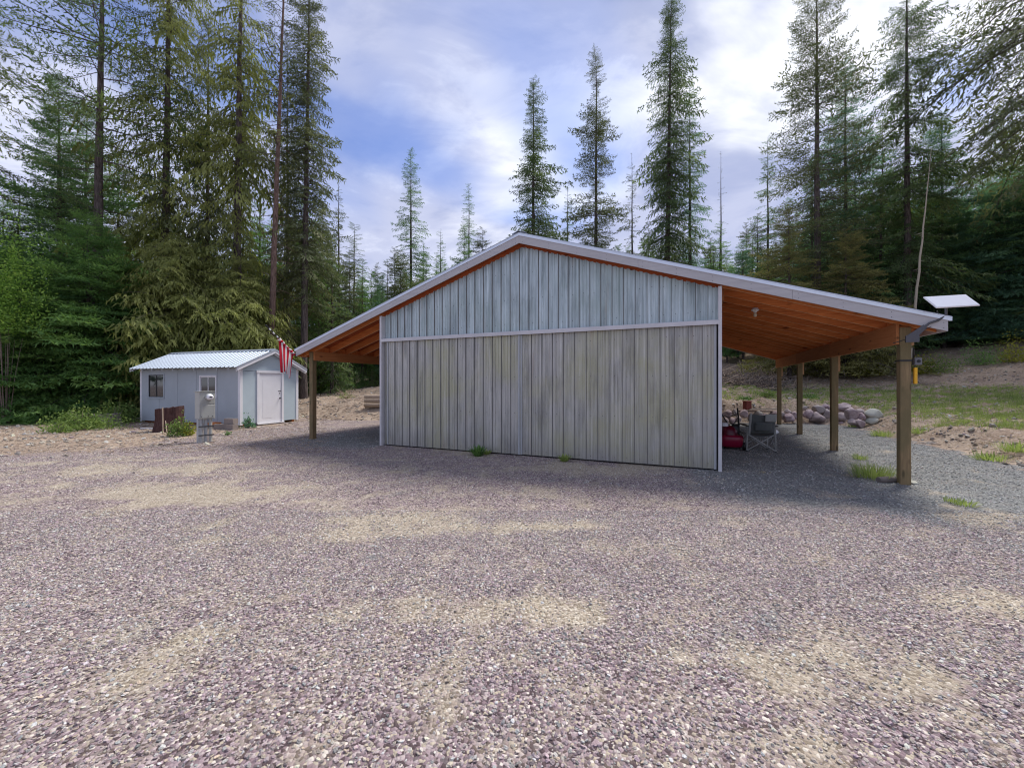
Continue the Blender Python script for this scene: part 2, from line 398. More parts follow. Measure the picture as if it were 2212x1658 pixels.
V = np.stack([X.ravel(), Y.ravel(), Z.ravel()], 1)
I = (np.arange(ny-1)[:, None]*nx+np.arange(nx-1)[None]).ravel()
Fq = np.stack([I, I+1, I+1+nx, I+nx], 1)

# barn frame (needed for the zones)
BO = Vector((-3.369, 10.801, 0)); BY = -0.418
BU = np.array([cos(BY), sin(BY)]); BV = np.array([-sin(BY), cos(BY)])
def barn_uv(x, y):
    dx = x-BO.x; dy = y-BO.y; return dx*BU[0]+dy*BU[1], dx*BV[0]+dy*BV[1]
def blob(x, y, xd, yd, rx, ry):
    """soft patch around the ground point seen at (xd, yd)"""
    c = gd(xd, yd); wx = rx/F_*c.y; wy = (gd(xd, yd-ry).y-gd(xd, yd+ry).y)/2
    return np.exp(-(((x-c.x)/wx)**2+((y-c.y)/wy)**2)*.8)
TAN = [(420, 1065, 230, 26, 1), (900, 1120, 240, 28, 1), (1280, 1185, 170, 24, .9), (1130, 1320, 130, 34, 1), (330, 1010, 330, 20, .7), (80, 1040, 120, 25, .4),
       (250, 1500, 260, 90, .75), (560, 1260, 60, 30, .8), (1650, 1430, 190, 55, .95), (2000, 1490, 190, 60, .8), (2140, 1300, 140, 45, .7), (1420, 1600, 120, 50, .5),
       (2120, 1110, 130, 22, .7), (1250, 1012, 180, 13, .9), (1000, 975, 130, 8, .8), (1560, 1240, 130, 20, .45), (860, 1480, 120, 50, .5), (1750, 1620, 200, 40, .5), (700, 1640, 200, 40, .6), (60, 1420, 80, 90, .5)]
def zones(x, y):
    d = toe_dist(x, y); u, v = barn_uv(x, y)
    n = wob(x, y, 2.3, 6, 2); n2 = wob(x, y, .7, 6, 9)
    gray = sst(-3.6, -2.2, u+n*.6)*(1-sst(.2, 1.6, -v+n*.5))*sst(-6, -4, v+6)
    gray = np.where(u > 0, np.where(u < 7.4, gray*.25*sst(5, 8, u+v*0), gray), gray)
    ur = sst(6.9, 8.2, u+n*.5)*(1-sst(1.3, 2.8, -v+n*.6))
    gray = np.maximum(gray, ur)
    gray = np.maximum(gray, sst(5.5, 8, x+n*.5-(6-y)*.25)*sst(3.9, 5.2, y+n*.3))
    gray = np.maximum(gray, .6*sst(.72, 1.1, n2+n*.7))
    tan_ = np.zeros_like(x)
    for xd, yd, rx, ry, a in TAN: tan_ = np.maximum(tan_, a*blob(x, y, xd, yd, rx*1.15, ry*1.15))
    trk = np.clip(wob(x*.45+.25*y, y*1.3, 2.6, 5, 15), -1, 1)
    fb = .55*wob(x, y, 1.7, 6, 20)+.40*wob(x, y, .55, 6, 1)+.25*wob(x, y, .22, 5, 18)
    tan_ = np.clip(sst(.22, .95, tan_*.72+.16*n2+.16*n+.36*trk+.62*fb+.15), 0, 1)
    dirt = sst(-.3, .4, d+n2*.4)
    ld = sst(-9.2, -11.5, -0+np.where(True, x, x)) if False else (1-sst(-11.5, -7.5, x+n*1.2))*sst(8.2, 10.5, y+n*.8)
    dirt = np.maximum(dirt, ld)
    gr = sst(7, 10, x)*sst(.9, 1.8, d+n*.4)*(1-sst(8.6, 10.8, d+n*.8))
    gr = gr*sst(-.15, .65, n2*1.5+n*.8+.55*sst(12, 20, x+0*y)-.35*rockz(x, y))
    gray = gray*(1-dirt)
    return gray, tan_, dirt, gr
def rockz(x, y): return (1-sst(12, 15, x))*sst(16, 17, y)*(1-sst(19.0, 20, y))
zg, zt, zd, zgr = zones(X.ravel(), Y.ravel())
me = bpy.data.meshes.new('ground')
me.vertices.add(len(V)); me.vertices.foreach_set('co', V.astype(np.float32).ravel())
me.loops.add(Fq.size); me.loops.foreach_set('vertex_index', Fq.astype(np.int32).ravel())
me.polygons.add(len(Fq)); me.polygons.foreach_set('loop_start', np.arange(len(Fq), dtype=np.int32)*4)
me.polygons.foreach_set('use_smooth', np.ones(len(Fq), bool)); me.update(calc_edges=True)
a = me.color_attributes.new('zone', 'FLOAT_COLOR', 'POINT'); a.data.foreach_set('color', np.stack([zg, zt, zd, zgr], 1).astype(np.float32).ravel())
k = NT('ground_soil'); P = k.map((1, 1, 1), k.world())
zc_ = k.n.new('ShaderNodeSeparateColor'); zn = k.n.new('ShaderNodeAttribute'); zn.attribute_name = 'zone'; k.l.new(zn.outputs['Color'], zc_.inputs[0])
GZ, TZ, DZ, RZ = zc_.outputs[0], zc_.outputs[1], zc_.outputs[2], zn.outputs['Alpha']
fine = k.vor(P, 62, out='Color'); fsep = k.n.new('ShaderNodeSeparateColor'); k.l.new(fine, fsep.inputs[0])
cell = fsep.outputs[0]; edge = k.vor(P, 62); coarse = k.vor(k.map((1, 1, 1), k.world(), (3, 5, 1)), 24, out='Color')
csep = k.n.new('ShaderNodeSeparateColor'); k.l.new(coarse, csep.inputs[0])
def pal(cc, a): return k.ramp(cc, a, 'CONSTANT')
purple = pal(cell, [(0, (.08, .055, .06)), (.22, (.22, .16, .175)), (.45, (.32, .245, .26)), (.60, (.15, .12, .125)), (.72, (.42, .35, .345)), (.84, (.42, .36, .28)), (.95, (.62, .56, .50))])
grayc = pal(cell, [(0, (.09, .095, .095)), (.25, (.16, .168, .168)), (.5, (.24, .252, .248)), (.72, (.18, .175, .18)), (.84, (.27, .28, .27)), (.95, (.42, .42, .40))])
tanc = pal(cell, [(0, (.26, .215, .155)), (.25, (.40, .34, .255)), (.55, (.47, .41, .32)), (.8, (.34, .29, .235)), (.92, (.60, .54, .45))])
dn = k.noise(P, 1.3, 6, .62); dn2 = k.noise(P, 14, 5, .65)
dirtc = k.mix(k.ramp(dn, [(.35, 0.0), (.65, 1.0)]), (.30, .22, .16), (.45, .355, .27))
dirtc = k.mix(k.ramp(dn2, [(.30, .75), (.55, 0.0)]), dirtc, (.13, .09, .065))
dirtc = k.mix(k.ramp(csep.outputs[0], [(.86, 0.0), (.9, .6)]), dirtc, (.52, .44, .37))
big = k.noise(P, .55, 5, .65)
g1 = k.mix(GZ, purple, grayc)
tzn = k.math('ADD', TZ, k.math('MULTIPLY', k.math('SUBTRACT', dn2, .5), 1.0))
g2 = k.mix(k.ramp(tzn, [(.25, 0.0), (.80, .9)]), g1, tanc)
g2 = k.mix(k.math('MULTIPLY', k.ramp(k.noise(P, 2.6, 6, .65), [(.48, 0.0), (.68, .8)]), k.math('SUBTRACT', 1.0, k.math('MULTIPLY', GZ, .8))), g2, tanc)
g3 = k.mix(k.ramp(k.math('ADD', DZ, k.math('MULTIPLY', k.math('SUBTRACT', dn2, .5), .8)), [(.35, 0.0), (.65, 1.0)]), g2, dirtc)
g4 = k.mix(k.math('MULTIPLY', RZ, .75), g3, k.mix(dn2, (.16, .18, .07), (.34, .31, .16)))
g4 = k.mix(k.ramp(big, [(.3, .22), (.7, 0.0)]), g4, (.10, .09, .085))
sepn = k.math('MULTIPLY', edge, 1.0)
hgt = k.math('ADD', k.math('MULTIPLY', k.math('SUBTRACT', 1.0, edge), .6), k.math('MULTIPLY', cell, .7))
hgt = k.math('ADD', hgt, k.math('MULTIPLY', dn2, 1.4))
k.bump(hgt, .9, .012)
MAT['ground_soil'] = k.set(g4, .95, 0, .15)
me.materials.append(MAT['ground_soil'])
ground = link('ground', me); tag(ground, kind='structure')

# ------------------------------------------------------------------ gravel stones (uncountable)
def stone_mesh(name, seed, flat):
    r = random.Random(seed); bm = bmesh.new(); bmesh.ops.create_icosphere(bm, subdivisions=1, radius=.5)
    for v in bm.verts:
        v.co *= r.uniform(.72, 1.12); v.co.z *= flat; v.co.x *= 1.15
    me = bpy.data.meshes.new(name); bm.to_mesh(me); bm.free(); me.materials.append(MAT['pebble']); return me
stones = [stone_mesh('pebble', i, f) for i, f in enumerate((.28, .38, .5, .62, .34, .8))]
def frustum_points(n, d0, d1, pw=1.0, margin=1.08):
    dd = d0+(d1-d0)*rng.random(n)**pw
    return (rng.random(n)*2-1)*dd*1.25*margin+0, dd
def gravel_field(name, n, d0, d1, s0, s1, pw, keep_tan, soil=False):
    x, y = frustum_points(n, d0, d1, pw)
    g, t, dz, gr = zones(x, y); u, v = barn_uv(x, y)
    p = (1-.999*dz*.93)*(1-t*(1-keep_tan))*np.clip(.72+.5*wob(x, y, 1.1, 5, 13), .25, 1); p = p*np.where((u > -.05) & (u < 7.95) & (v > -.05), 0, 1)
    if soil: p = .9*dz*np.clip(.45+.8*wob(x, y, 2.1, 5, 4), .05, 1)*(1-.7*zones(x, y)[3]); t = np.ones_like(t)
    m = rng.random(n) < p; x, y, g, t = x[m], y[m], g[m], t[m]; n = len(x)
    z = H(x, y)
    PU = np.array([(.15, .098, .115), (.26, .18, .205), (.355, .255, .285), (.205, .142, .168), (.44, .35, .37), (.31, .23, .24), (.39, .32, .295), (.50, .44, .39), (.24, .23, .22), (.42, .35, .295)])
    GR = np.array([(.11, .12, .12), (.18, .195, .195), (.25, .265, .262), (.34, .355, .35), (.16, .17, .175), (.28, .275, .28), (.44, .45, .44)])
    TA = np.array([(.46, .39, .29), (.55, .48, .37), (.40, .34, .26), (.60, .55, .46), (.50, .38, .27), (.34, .28, .23)])
    c = PU[rng.integers(0, len(PU), n)]
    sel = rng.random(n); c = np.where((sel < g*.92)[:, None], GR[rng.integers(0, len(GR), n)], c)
    sel = rng.random(n); c = np.where((sel < .14+.75*t-.10*g+.16*np.clip(wob(x, y, .8, 5, 17)+.5*wob(x, y, 3.1, 4, 6), 0, 1))[:, None], TA[rng.integers(0, len(TA), n)], c)
    sel = rng.random(n); c = np.where((sel < .07)[:, None], GR[rng.integers(0, len(GR), n)], c)
    sel = rng.random(n); c = np.where((sel < .005)[:, None], np.array([(.72, .70, .66)]), c)
    c = np.clip(c*np.exp(rng.normal(-.05, .31, (n, 1))), .03, .62)*(.66 if soil else .9)
    sz = s0*(s1/s0)**(rng.random(n)**1.7)
    me = bpy.data.meshes.new(name); me.vertices.add(n); me.vertices.foreach_set('co', np.stack([x, y, z+sz*.10], 1).astype(np.float32).ravel())
    a = me.attributes.new('size', 'FLOAT', 'POINT'); a.data.foreach_set('value', sz.astype(np.float32))
    a = me.attributes.new('rot', 'FLOAT_VECTOR', 'POINT'); a.data.foreach_set('vector', np.stack([rng.normal(0, .35, n), rng.normal(0, .35, n), rng.random(n)*6.28], 1).astype(np.float32).ravel())
    a = me.attributes.new('col', 'FLOAT_COLOR', 'POINT'); a.data.foreach_set('color', np.concatenate([c, np.ones((n, 1))], 1).astype(np.float32).ravel())
    a = me.attributes.new('pick', 'INT', 'POINT'); a.data.foreach_set('value', rng.integers(0, 6, n).astype(np.int32))
    o = link(name, me)
    ng = bpy.data.node_groups.new('scatter', 'GeometryNodeTree')
    ng.interface.new_socket('Geometry', in_out='INPUT', socket_type='NodeSocketGeometry'); ng.interface.new_socket('Geometry', in_out='OUTPUT', socket_type='NodeSocketGeometry')
    gi = ng.nodes.new('NodeGroupInput'); go = ng.nodes.new('NodeGroupOutput')
    ip = ng.nodes.new('GeometryNodeInstanceOnPoints'); m2p = ng.nodes.new('GeometryNodeMeshToPoints')
    ng.links.new(gi.outputs[0], m2p.inputs[0]); ng.links.new(m2p.outputs[0], ip.inputs['Points'])
    ci = ng.nodes.new('GeometryNodeCollectionInfo'); ci.inputs['Collection'].default_value = STONES
    ci.inputs['Separate Children'].default_value = True; ci.inputs['Reset Children'].default_value = True
    ng.links.new(ci.outputs[0], ip.inputs['Instance']); ip.inputs['Pick Instance'].default_value = True
    def na(nm, dt):
        q = ng.nodes.new('GeometryNodeInputNamedAttribute'); q.data_type = dt; q.inputs[0].default_value = nm; return q.outputs[0]
    ng.links.new(na('pick', 'INT'), ip.inputs['Instance Index']); ng.links.new(na('size', 'FLOAT'), ip.inputs['Scale'])
    e2r = ng.nodes.new('FunctionNodeEulerToRotation'); ng.links.new(na('rot', 'FLOAT_VECTOR'), e2r.inputs[0]); ng.links.new(e2r.outputs[0], ip.inputs['Rotation'])
    ng.links.new(ip.outputs[0], go.inputs[0])
    md = o.modifiers.new('scatter', 'NODES'); md.node_group = ng
    tag(o, 'clods and small stones scattered over the bare dirt' if soil else 'loose purple, grey and tan crushed stone covering the yard', 'gravel', kind='stuff')
    return o
STONES = bpy.data.collections.new('pebble_shapes')
for m_ in stones: STONES.objects.link(bpy.data.objects.new('pebble', m_))
gravel_field('gravel', 195000, 1.3, 5.2, .009, .027, .55, .26)
gravel_field('far_gravel', 200000, 5.2, 15, .014, .032, .62, .25)
gravel_field('dirt_clods', 80000, 7, 32, .025, .15, .75, .3, True)

# ------------------------------------------------------------------ the barn
BW, PL, PR, SL, ZA, BD = 7.9, -2.705, 10.545, .3286, 4.70, 10.75   # width, post lines, slope, rafter underside at the ridge, depth
UL, UR, OV = -3.053, 10.954, .20
MID = BW/2
def zr(u): return ZA-SL*abs(u-MID)
barn = empty('pole_barn', BO, BY, 'large metal sided pole barn with open timber lean-to roofs on both sides', 'barn')
def profile(u0, u1, pitch=.2286, h=.026):
    """corrugated profile: list of (u, out) with a tall rib each pitch and two low ones between"""
    pts = []; n = max(1, round((u1-u0)/pitch)); p = (u1-u0)/n; f = p/.2286
    for i in range(n):
        a = u0+i*p
        pts += [(a, h), (a+.010, h), (a+.020, 0), (a+.072*f, 0), (a+.080*f, .010), (a+.092*f, .010), (a+.100*f, 0), (a+.138*f, 0), (a+.146*f, .010), (a+.158*f, .010), (a+.166*f, 0), (a+p-.011, 0)]
    pts.append((u1, h)); return pts
def sheet(pr_, z0, z1, v0, name, mat, parent, flip=1, skew=0, screws=()):
    """vertical corrugated sheet; z0, z1 may be functions of u"""
    f0 = z0 if callable(z0) else (lambda u: z0); f1 = z1 if callable(z1) else (lambda u: z1)
    vs = []; n = len(pr_)
    for u, o_ in pr_: vs.append((u, v0-o_*flip, f0(u)))
    for u, o_ in pr_: vs.append((u, v0-o_*flip, f1(u)))
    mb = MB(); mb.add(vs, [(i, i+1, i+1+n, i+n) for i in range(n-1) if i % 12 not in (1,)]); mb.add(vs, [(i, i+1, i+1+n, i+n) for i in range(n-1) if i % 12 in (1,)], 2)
    mb.add([(x, y+.0012, z) for x, y, z in vs], [(i, i+n, i+1+n, i+1) for i in range(n-1)])
    for zs in screws:
        u0_, u1_ = pr_[0][0], pr_[-1][0]; q = round((u1_-u0_)/.2286)
        for i in range(q):
            uu = u0_+(i+.45)*(u1_-u0_)/q+random.uniform(-.006, .006); zz_ = zs+random.uniform(-.01, .01)
            if zz_ < f1(uu)-.05: mb.add([(uu+.0075*cos(a_), v0-.009-(.004 if k_ else 0), zz_+.0075*sin(a_)) for k_ in (0,) for a_ in [j*pi/3 for j in range(6)]], [(0, 1, 2, 3, 4, 5)], 1)
    return mb.build(name, [mat, 'dark_metal', 'rib_shade'], parent)
HD = 2.69
for sg in (-1, 1):
    MB().prism([(MID+sg*.001, ZA-.30), (MID+sg*MID, zr(0)-.30), (MID+sg*MID, zr(0)+.17), (MID+sg*.001, ZA+.17)], .004, .028).build('gable_board', 'deck_wood', barn)
cuts = [i*.914 for i in range(9)]+[BW]; cuts[8] = 7.312
cuts = [0]+[BW/2-.914*3.85+i*.914 for i in range(8)]
cuts = [c for c in cuts if 0 <= c < BW-.2]+[BW]
for a_, b_ in zip(cuts[:-1], cuts[1:]):
    pr_ = profile(a_+.002, b_-.002)
    if a_ < MID < b_:
        pr_ = sorted(pr_+[(MID, 0.0)])
    sheet(pr_, HD+.05, lambda u: zr(u)-.022-.018*(math.sin(u*51)>.2), 0.0, 'siding_panel', 'gable_metal', barn, screws=(2.95, 3.5, 4.1))
def sliding_door(u0, u1, v0, lab):
    d = empty('sliding_door', (0, 0, 0)); d.parent = barn; d['label'] = lab
    n = max(1, round((u1-u0)/.914)); w = (u1-u0)/n
    for i in range(n): sheet(profile(u0+i*w+.002, u0+(i+1)*w-.002), .035, HD+.02, v0-.001*(i % 2), 'panel', 'door_metal', d, screws=(.12, .95, 1.75, 2.5))
    mb = MB(); mb.box(u0, u1, v0+.01, v0+.045, .03, .12); mb.box(u0, u1, v0+.01, v0+.045, 2.5, 2.6)
    mb.box(u0-.006, u0+.035, v0-.024, v0+.03, .03, HD+.01); mb.box(u1-.035, u1+.006, v0-.024, v0+.03, .03, HD+.01); mb.build('door_edge', 'conduit_grey', d)
sliding_door(.19, MID-.03, -.09, 'left sliding door leaf of corrugated metal')
sliding_door(MID-.015, BW-.065, -.075, 'right sliding door leaf of corrugated metal')
sheet(profile(.02, .19, .17), .03, HD+.02, -.02, 'siding_panel', 'door_metal', barn)
MB().box(.05, BW-.05, .06, .10, 0.0, HD).build('door_backing', 'dark_metal', barn)
mb = MB(); mb.box(.0, BW-.02, -.155, -.03, HD+.045, HD+.075); mb.box(0, BW-.02, -.155, -.145, HD+.0, HD+.045); mb.box(0, BW-.02, -.045, -.025, HD+.075, HD+.10); mb.build('door_track', 'white_trim', barn)
for u in (-.02, BW-.03):
    mb = MB(); mb.box(u, u+.058, -.15, -.14, .0, zr(u)-.03); mb.box(u, u+.012, -.14, .10, .0, zr(u)-.03); mb.box(u+.048, u+.058, -.14, .03, .0, zr(u)-.03); mb.build('corner_trim', 'white_trim', barn)
# side and rear walls
for u, s_ in ((0.0, 1), (BW, -1)):
    n = 12; w = BD/n
    for i in range(n):
        pts = profile(.10+i*w*.99, .10+(i+1)*w*.99-.004, .2286)
        vs = [(u-(o_ if s_ == 1 else -o_), v_, z_) for z_ in (.03, zr(u)+.12) for v_, o_ in pts]; q = len(pts)
        MB().add(vs, [(j, j+1, j+1+q, j+q) for j in range(q-1)]).build('siding_panel', 'door_metal', barn)
mb = MB(); mb.prism([(0, 0.02), (BW, 0.02), (BW, zr(BW)), (MID, ZA), (0, zr(0))], BD, BD+.04); mb.build('rear_wall', 'door_metal', barn)
# rafters: one each side every 0.61 m, bottom edge on the slope line
RH = .184; cs = math.sqrt(1+SL*SL)
def slope_mat(side): 
    return None
nr = 18; spacing = (BD-.05)/(nr-1)
for side, ue in ((-1, UL), (1, UR)):
    L = abs(ue-MID)
    mbr = MB()
    poly = [(0, 0), (L-.03, -(L-.03)*SL), (L-.03, -(L-.03)*SL+RH), (0, RH)]
    mesh = None
    for i in range(nr):
        v = .05+i*spacing
        mb = MB(); mb.prism([(x*side, z) for x, z in poly], -.019, .019)
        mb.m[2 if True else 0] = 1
        if mesh is None: mesh = mb.mesh('rafter', ['rafter_wood', 'lit_edge_wood'])
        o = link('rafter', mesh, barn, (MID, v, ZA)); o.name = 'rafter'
    # blocking between rafters above the beam line
    ub = PL if side < 0 else PR
    for i in range(nr-1):
        v = .03+i*spacing
        MB().box(ub-.02, ub+.02, v+.021, v+spacing-.021, zr(ub)+.01, zr(ub)+RH-.01).build('blocking', 'rafter_wood', barn)
# deck under the roofing, roofing sheets, ridge cap
t0 = RH+.002
for side, ue in ((-1, UL), (1, UR)):
    L = abs(ue-MID)
    nb = 24; w = L/nb
    for i in range(nb):                                   # sheathing boards running the length of the barn
        a0, a1 = i*w+.002, (i+1)*w-.002
        j = random.uniform(-.0015, .0015)
        MB().prism([(MID+side*a0, ZA-SL*a0+t0+j), (MID+side*a1, ZA-SL*a1+t0+j), (MID+side*a1, ZA-SL*a1+t0+.014), (MID+side*a0, ZA-SL*a0+t0+.014)], -OV+.02, BD+.2).build('sheathing_board', 'deck_wood', barn)
    n = 12; w = (BD+.2+OV+.03)/n
    for i in range(n):
        pts = profile(-OV-.03+i*w, -OV-.03+(i+1)*w-.003); q = len(pts)
        vs = [(MID+side*a_, v_, ZA-SL*a_+t0+.018+o_*1.0) for a_ in (0.02, L+.04) for v_, o_ in pts]
        vs2 = [(x, y, z-.0015) for x, y, z in vs]
        mb = MB().add(vs, [(j, j+1, j+1+q, j+q) for j in range(q-1)]); mb.add(vs2, [(j, j+q, j+1+q, j+1) for j in range(q-1)]); mb.build('roof_sheet', 'roof_metal', barn)
    # rake fascia board with the metal rake trim above it, front and rear
    for v0, v1 in ((-OV-.022, -OV), (BD+.2, BD+.222)):
        js = [.001, L*.36, L*.72, L] if side > 0 else [.001, L*.5, L]
        for a0, a1 in zip(js[:-1], js[1:]):
            dz = random.uniform(-.003, .003); a1 -= .003
            MB().prism([(MID+side*a0, ZA-SL*a0-.005+dz), (MID+side*a1, ZA-SL*a1-.005-dz), (MID+side*a1, ZA-SL*a1+.149), (MID+side*a0, ZA-SL*a0+.149)], v0+dz*.3, v1).build('fascia_board', 'fascia_paint', barn)
            if v0 < 0:
                mb = MB()
                for aa in np.arange(a0+.08, a1, .61):
                    for zz_ in (.03, .11): mb.lathe([(.006, 0), (.005, .002)], 6, M=Matrix.Translation((MID+side*aa, v0-.001, ZA-SL*aa+zz_)) @ Matrix.Rotation(R(90), 4, 'X'))
                tag(mb.build('nail_heads', 'dark_metal', barn), kind='stuff')
    mb = MB()
    mb.prism([(MID, ZA+.158), (MID+side*(L+.04), ZA-SL*(L+.04)+.158), (MID+side*(L+.04), ZA-SL*(L+.04)+.216), (MID, ZA+.216)], -OV-.032, -OV-.024)
    mb.prism([(MID, ZA+.210), (MID+side*(L+.04), ZA-SL*(L+.04)+.210), (MID+side*(L+.04), ZA-SL*(L+.04)+.218), (MID, ZA+.218)], -OV-.04, -OV+.10)
    mb.build('rake_trim', 'roof_metal', barn)
    MB().prism([(MID, ZA+.150), (MID+side*(L+.02), ZA-SL*(L+.02)+.150), (MID+side*(L+.02), ZA-SL*(L+.02)+.158), (MID, ZA+.158)], -OV-.030, -OV-.0225).build('trim_gap_strip', 'white_trim', barn)  # narrow white strip closing the gap between fascia board and rake trim
    # eave fascia
    MB().box(min(ue-side*.028, ue), max(ue-side*.028, ue), -OV+.002, BD+.19, ZA-SL*L-.005, ZA-SL*L+RH).build('eave_board', 'white_trim' if side > 0 else 'rafter_wood', barn)
mb = MB()
for side in (-1, 1): mb.prism([(MID, ZA+.255), (MID+side*.16, ZA+.255-SL*.16), (MID+side*.16, ZA+.261-SL*.16), (MID, ZA+.261)], -OV-.05, BD+.24)
mb.build('ridge_cap', 'roof_metal', barn)
# beams and posts
postm = {}
for ub, side in ((PL, -1), (PR, 1)):
    zb = 2.235 if side > 0 else 2.28; zt_ = zr(ub)-.003
    inner = ub-side*.07
    for q in range(3):
        v0, v1 = (.03+q*3.55, .03+(q+1)*3.55-.004)
        MB().box(*sorted((inner, inner-side*.04)), v0, v1, zb, zr(inner-side*.04)-.004).build('beam', 'beam_wood', barn)
        MB().box(*sorted((inner+side*.14+.002*side, inner+side*.18)), v0+.02, v1-.02, zb+.06, zr(inner+side*.18)-.004).build('beam', 'beam_wood', barn)
    for j, v in enumerate((.07, 3.657, 7.175, 10.60)):
        MB().box(ub-.068, ub+.068, v-.07, v+.07, -.25, zr(ub+.068)-.004).build('post', 'post_wood', barn, bevel=.006)
        MB().box(*sorted((ub+side*.070, ub+side*.108)), v-.05, v+.05, zb-.34 if j else zb-.02, zb+.055).build('cleat', 'block_wood', barn)
# header seen at the top of the side walls under the lean-to roofs
for u in (-.06, BW+.06):
    MB().box(u-.02, u+.02, .12, BD, zr(u)-.22, zr(u)-.004).build('ledger_board', 'beam_wood', barn)

def b2w(u, v, z): 
    return Vector((BO.x+u*BU[0]+v*BV[0], BO.y+u*BU[1]+v*BV[1], z))

# porch lights
def porch_light(u, v, label):
    z = zr(u)-.0
    e = empty('ceiling_light', b2w(u, v, z), BY, label, 'light', 'bulb holders under the lean-to roofs')
    MB().lathe([(.055, 0), (.055, -.018), (.075, -.03), (.07, -.05), (.035, -.07), (.03, -.085)], 16).build('lamp_holder', 'white_plastic', e)
    MB().lathe([(.018, -.083), (.02, -.10), (.033, -.13), (.034, -.15), (.024, -.172), (.004, -.18)], 14).build('bulb', 'bulb_glass', e)
porch_light(8.62, 1.28, 'white bulb holder under the roof to the right of the barn wall')
porch_light(-.30, 1.25, 'small bulb holder under the roof to the left of the barn wall')

# ------------------------------------------------------------------ satellite antenna on the right eave
sx = b2w(UR-.18, -OV-.03, 0)
ant = empty('satellite_antenna', (sx.x, sx.y, 2.3), BY, 'flat white rectangular satellite internet antenna on the right eave of the barn', 'antenna')
mp = Vector((.16, .02, .36))
MB().add([(-.33, -.02, .03), (-.12, -.03, .20), (-.08, -.03, .155), (-.25, -.02, -.05)], [(0, 1, 2, 3)]).add([(-.33, -.045, .03), (-.12, -.045, .20), (-.08, -.045, .155), (-.25, -.045, -.05)], [(0, 1, 2, 3)]).box(-.33, -.17, -.05, -.02, -.06, .04).build('mount_bracket', 'dark_metal', ant)
MB().tube([(-.22, -.03, .06), (-.05, -.03, .22), (.06, 0, .26), mp+Vector((0, 0, -.02)), mp+Vector((0, 0, .10))], .017, 10).build('mast', 'dark_metal', ant)
pan = MB().box(-.31, .31, -.14, .14, 0, .022).build('antenna_panel', 'white_plastic', ant, bevel=.006)
pan.location = (mp.x+.05, mp.y, mp.z+.17); pan.rotation_euler = (R(46), R(-3), R(22))
T0 = MB().tube([(.05, 0, .40), (.10, .03, .30), (.03, .02, .20), (-.10, 0, .12), (-.22, -.02, .02), (-.45, .05, -.06)], .006, 6).build('cable', 'black_plastic', ant)
MB().box(-.30, .30, -.13, .13, .0225, .0235).build('face_sheet', 'antenna_face', pan)
MB().box(-.06, .06, -.05, .05, -.03, -.002).build('antenna_hub', 'grey_plastic', pan)

# trail camera strapped to the right front post, and the yellow handle below it
e = empty('strapped_camera', b2w(PR, .07, 1.93), BY, 'small grey camera strapped to the right front post of the barn', 'camera')
mb = MB(); 
for (x0, x1, y0, y1) in ((-.076, .076, -.080, -.072), (-.076, .076, .072, .080), (-.078, -.070, -.08, .08)): mb.box(x0, x1, y0, y1, .03, .055)
mb.build('strap', 'black_plastic', e)
MB().box(.112, .20, -.07, .05, -.03, .085).build('body', 'grey_plastic', e, bevel=.008)
MB().lathe([(.022, 0), (.022, .012), (.016, .014)], 14, M=Matrix.Translation((.155, -.07, .03)) @ Matrix.Rotation(R(90), 4, 'X')).build('lens', 'black_plastic', e)
mb = MB().tube([(.12, 0, .085), (.12, -.02, .18), (.11, -.02, .26)], .006, 6).build('cable', 'black_plastic', e)
e = empty('level_tool', b2w(PR+.112, .04, 1.60), BY, 'yellow handled tool hanging on the right front post under the camera', 'tool')
MB().box(-.004, .036, -.03, .03, 0, .26).build('handle', 'yellow_plastic', e, bevel=.008)
MB().tube([(.015, 0, .25), (.015, 0, .31)], .004, 6).build('hook', 'dark_metal', e)

# ------------------------------------------------------------------ flag
pb = b2w(UL+.04, -OV-.05, 2.42); ptip = at(575, 10.95, 703)
e = empty('flag', pb, 0, 'red and white striped flag on a slanted pole at the barn left eave', 'flag')
pv = ptip-pb
MB().tube([(0, 0, 0), pv*.5, pv], [.016, .015, .012], 10).lathe([(.0, .03), (.022, .02), (.025, 0), (.01, -.02)], 10, M=Matrix.Translation(pv)).build('pole', 'black_plastic', e)
for f in (.62, .74, .86): MB().tube([pv*f, pv*(f+.05)], .0165, 10).build('pole_band', 'white_plastic', e)
NS, NT_ = 57, 30; vs = []; fs = []; mi = []
for i in range(NS):
    s_ = i/(NS-1); top = pv*(.08+.52*s_)
    for j in range(NT_):
        t = j/(NT_-1)
        ln = .62+.22*s_+(.10 if s_ < .2 else 0)
        off = sin(s_*3*2*pi+.6+t*1.5)*.02*(.3+t) + sin(s_*7.5*2*pi)*.004*t
        bot = Vector((pv.x*(.10+.47*s_*.92)+.01, pv.y*(.3+.2*s_), -ln+pv.z*(.10+.40*s_)))
        p = top.lerp(bot, t); p.x += sin(s_*2*pi*1.5+t*2)*.012*t
        p += Vector((-.25, -.95, 0))*off
        p.z -= .03*t*sin(s_*9)
        vs.append(p)
for i in range(NS-1):
    for j in range(NT_-1):
        fs.append((i*NT_+j, (i+1)*NT_+j, (i+1)*NT_+j+1, i*NT_+j+1)); mi.append((i//8) % 2)
me = bpy.data.meshes.new('cloth'); me.from_pydata(vs, [], fs); me.materials.append(MAT['flag_red']); me.materials.append(MAT['flag_white'])
me.polygons.foreach_set('material_index', mi); me.polygons.foreach_set('use_smooth', [True]*len(fs)); me.update()
cl = link('cloth', me, e); sm = cl.modifiers.new('thickness', 'SOLIDIFY'); sm.thickness = .002
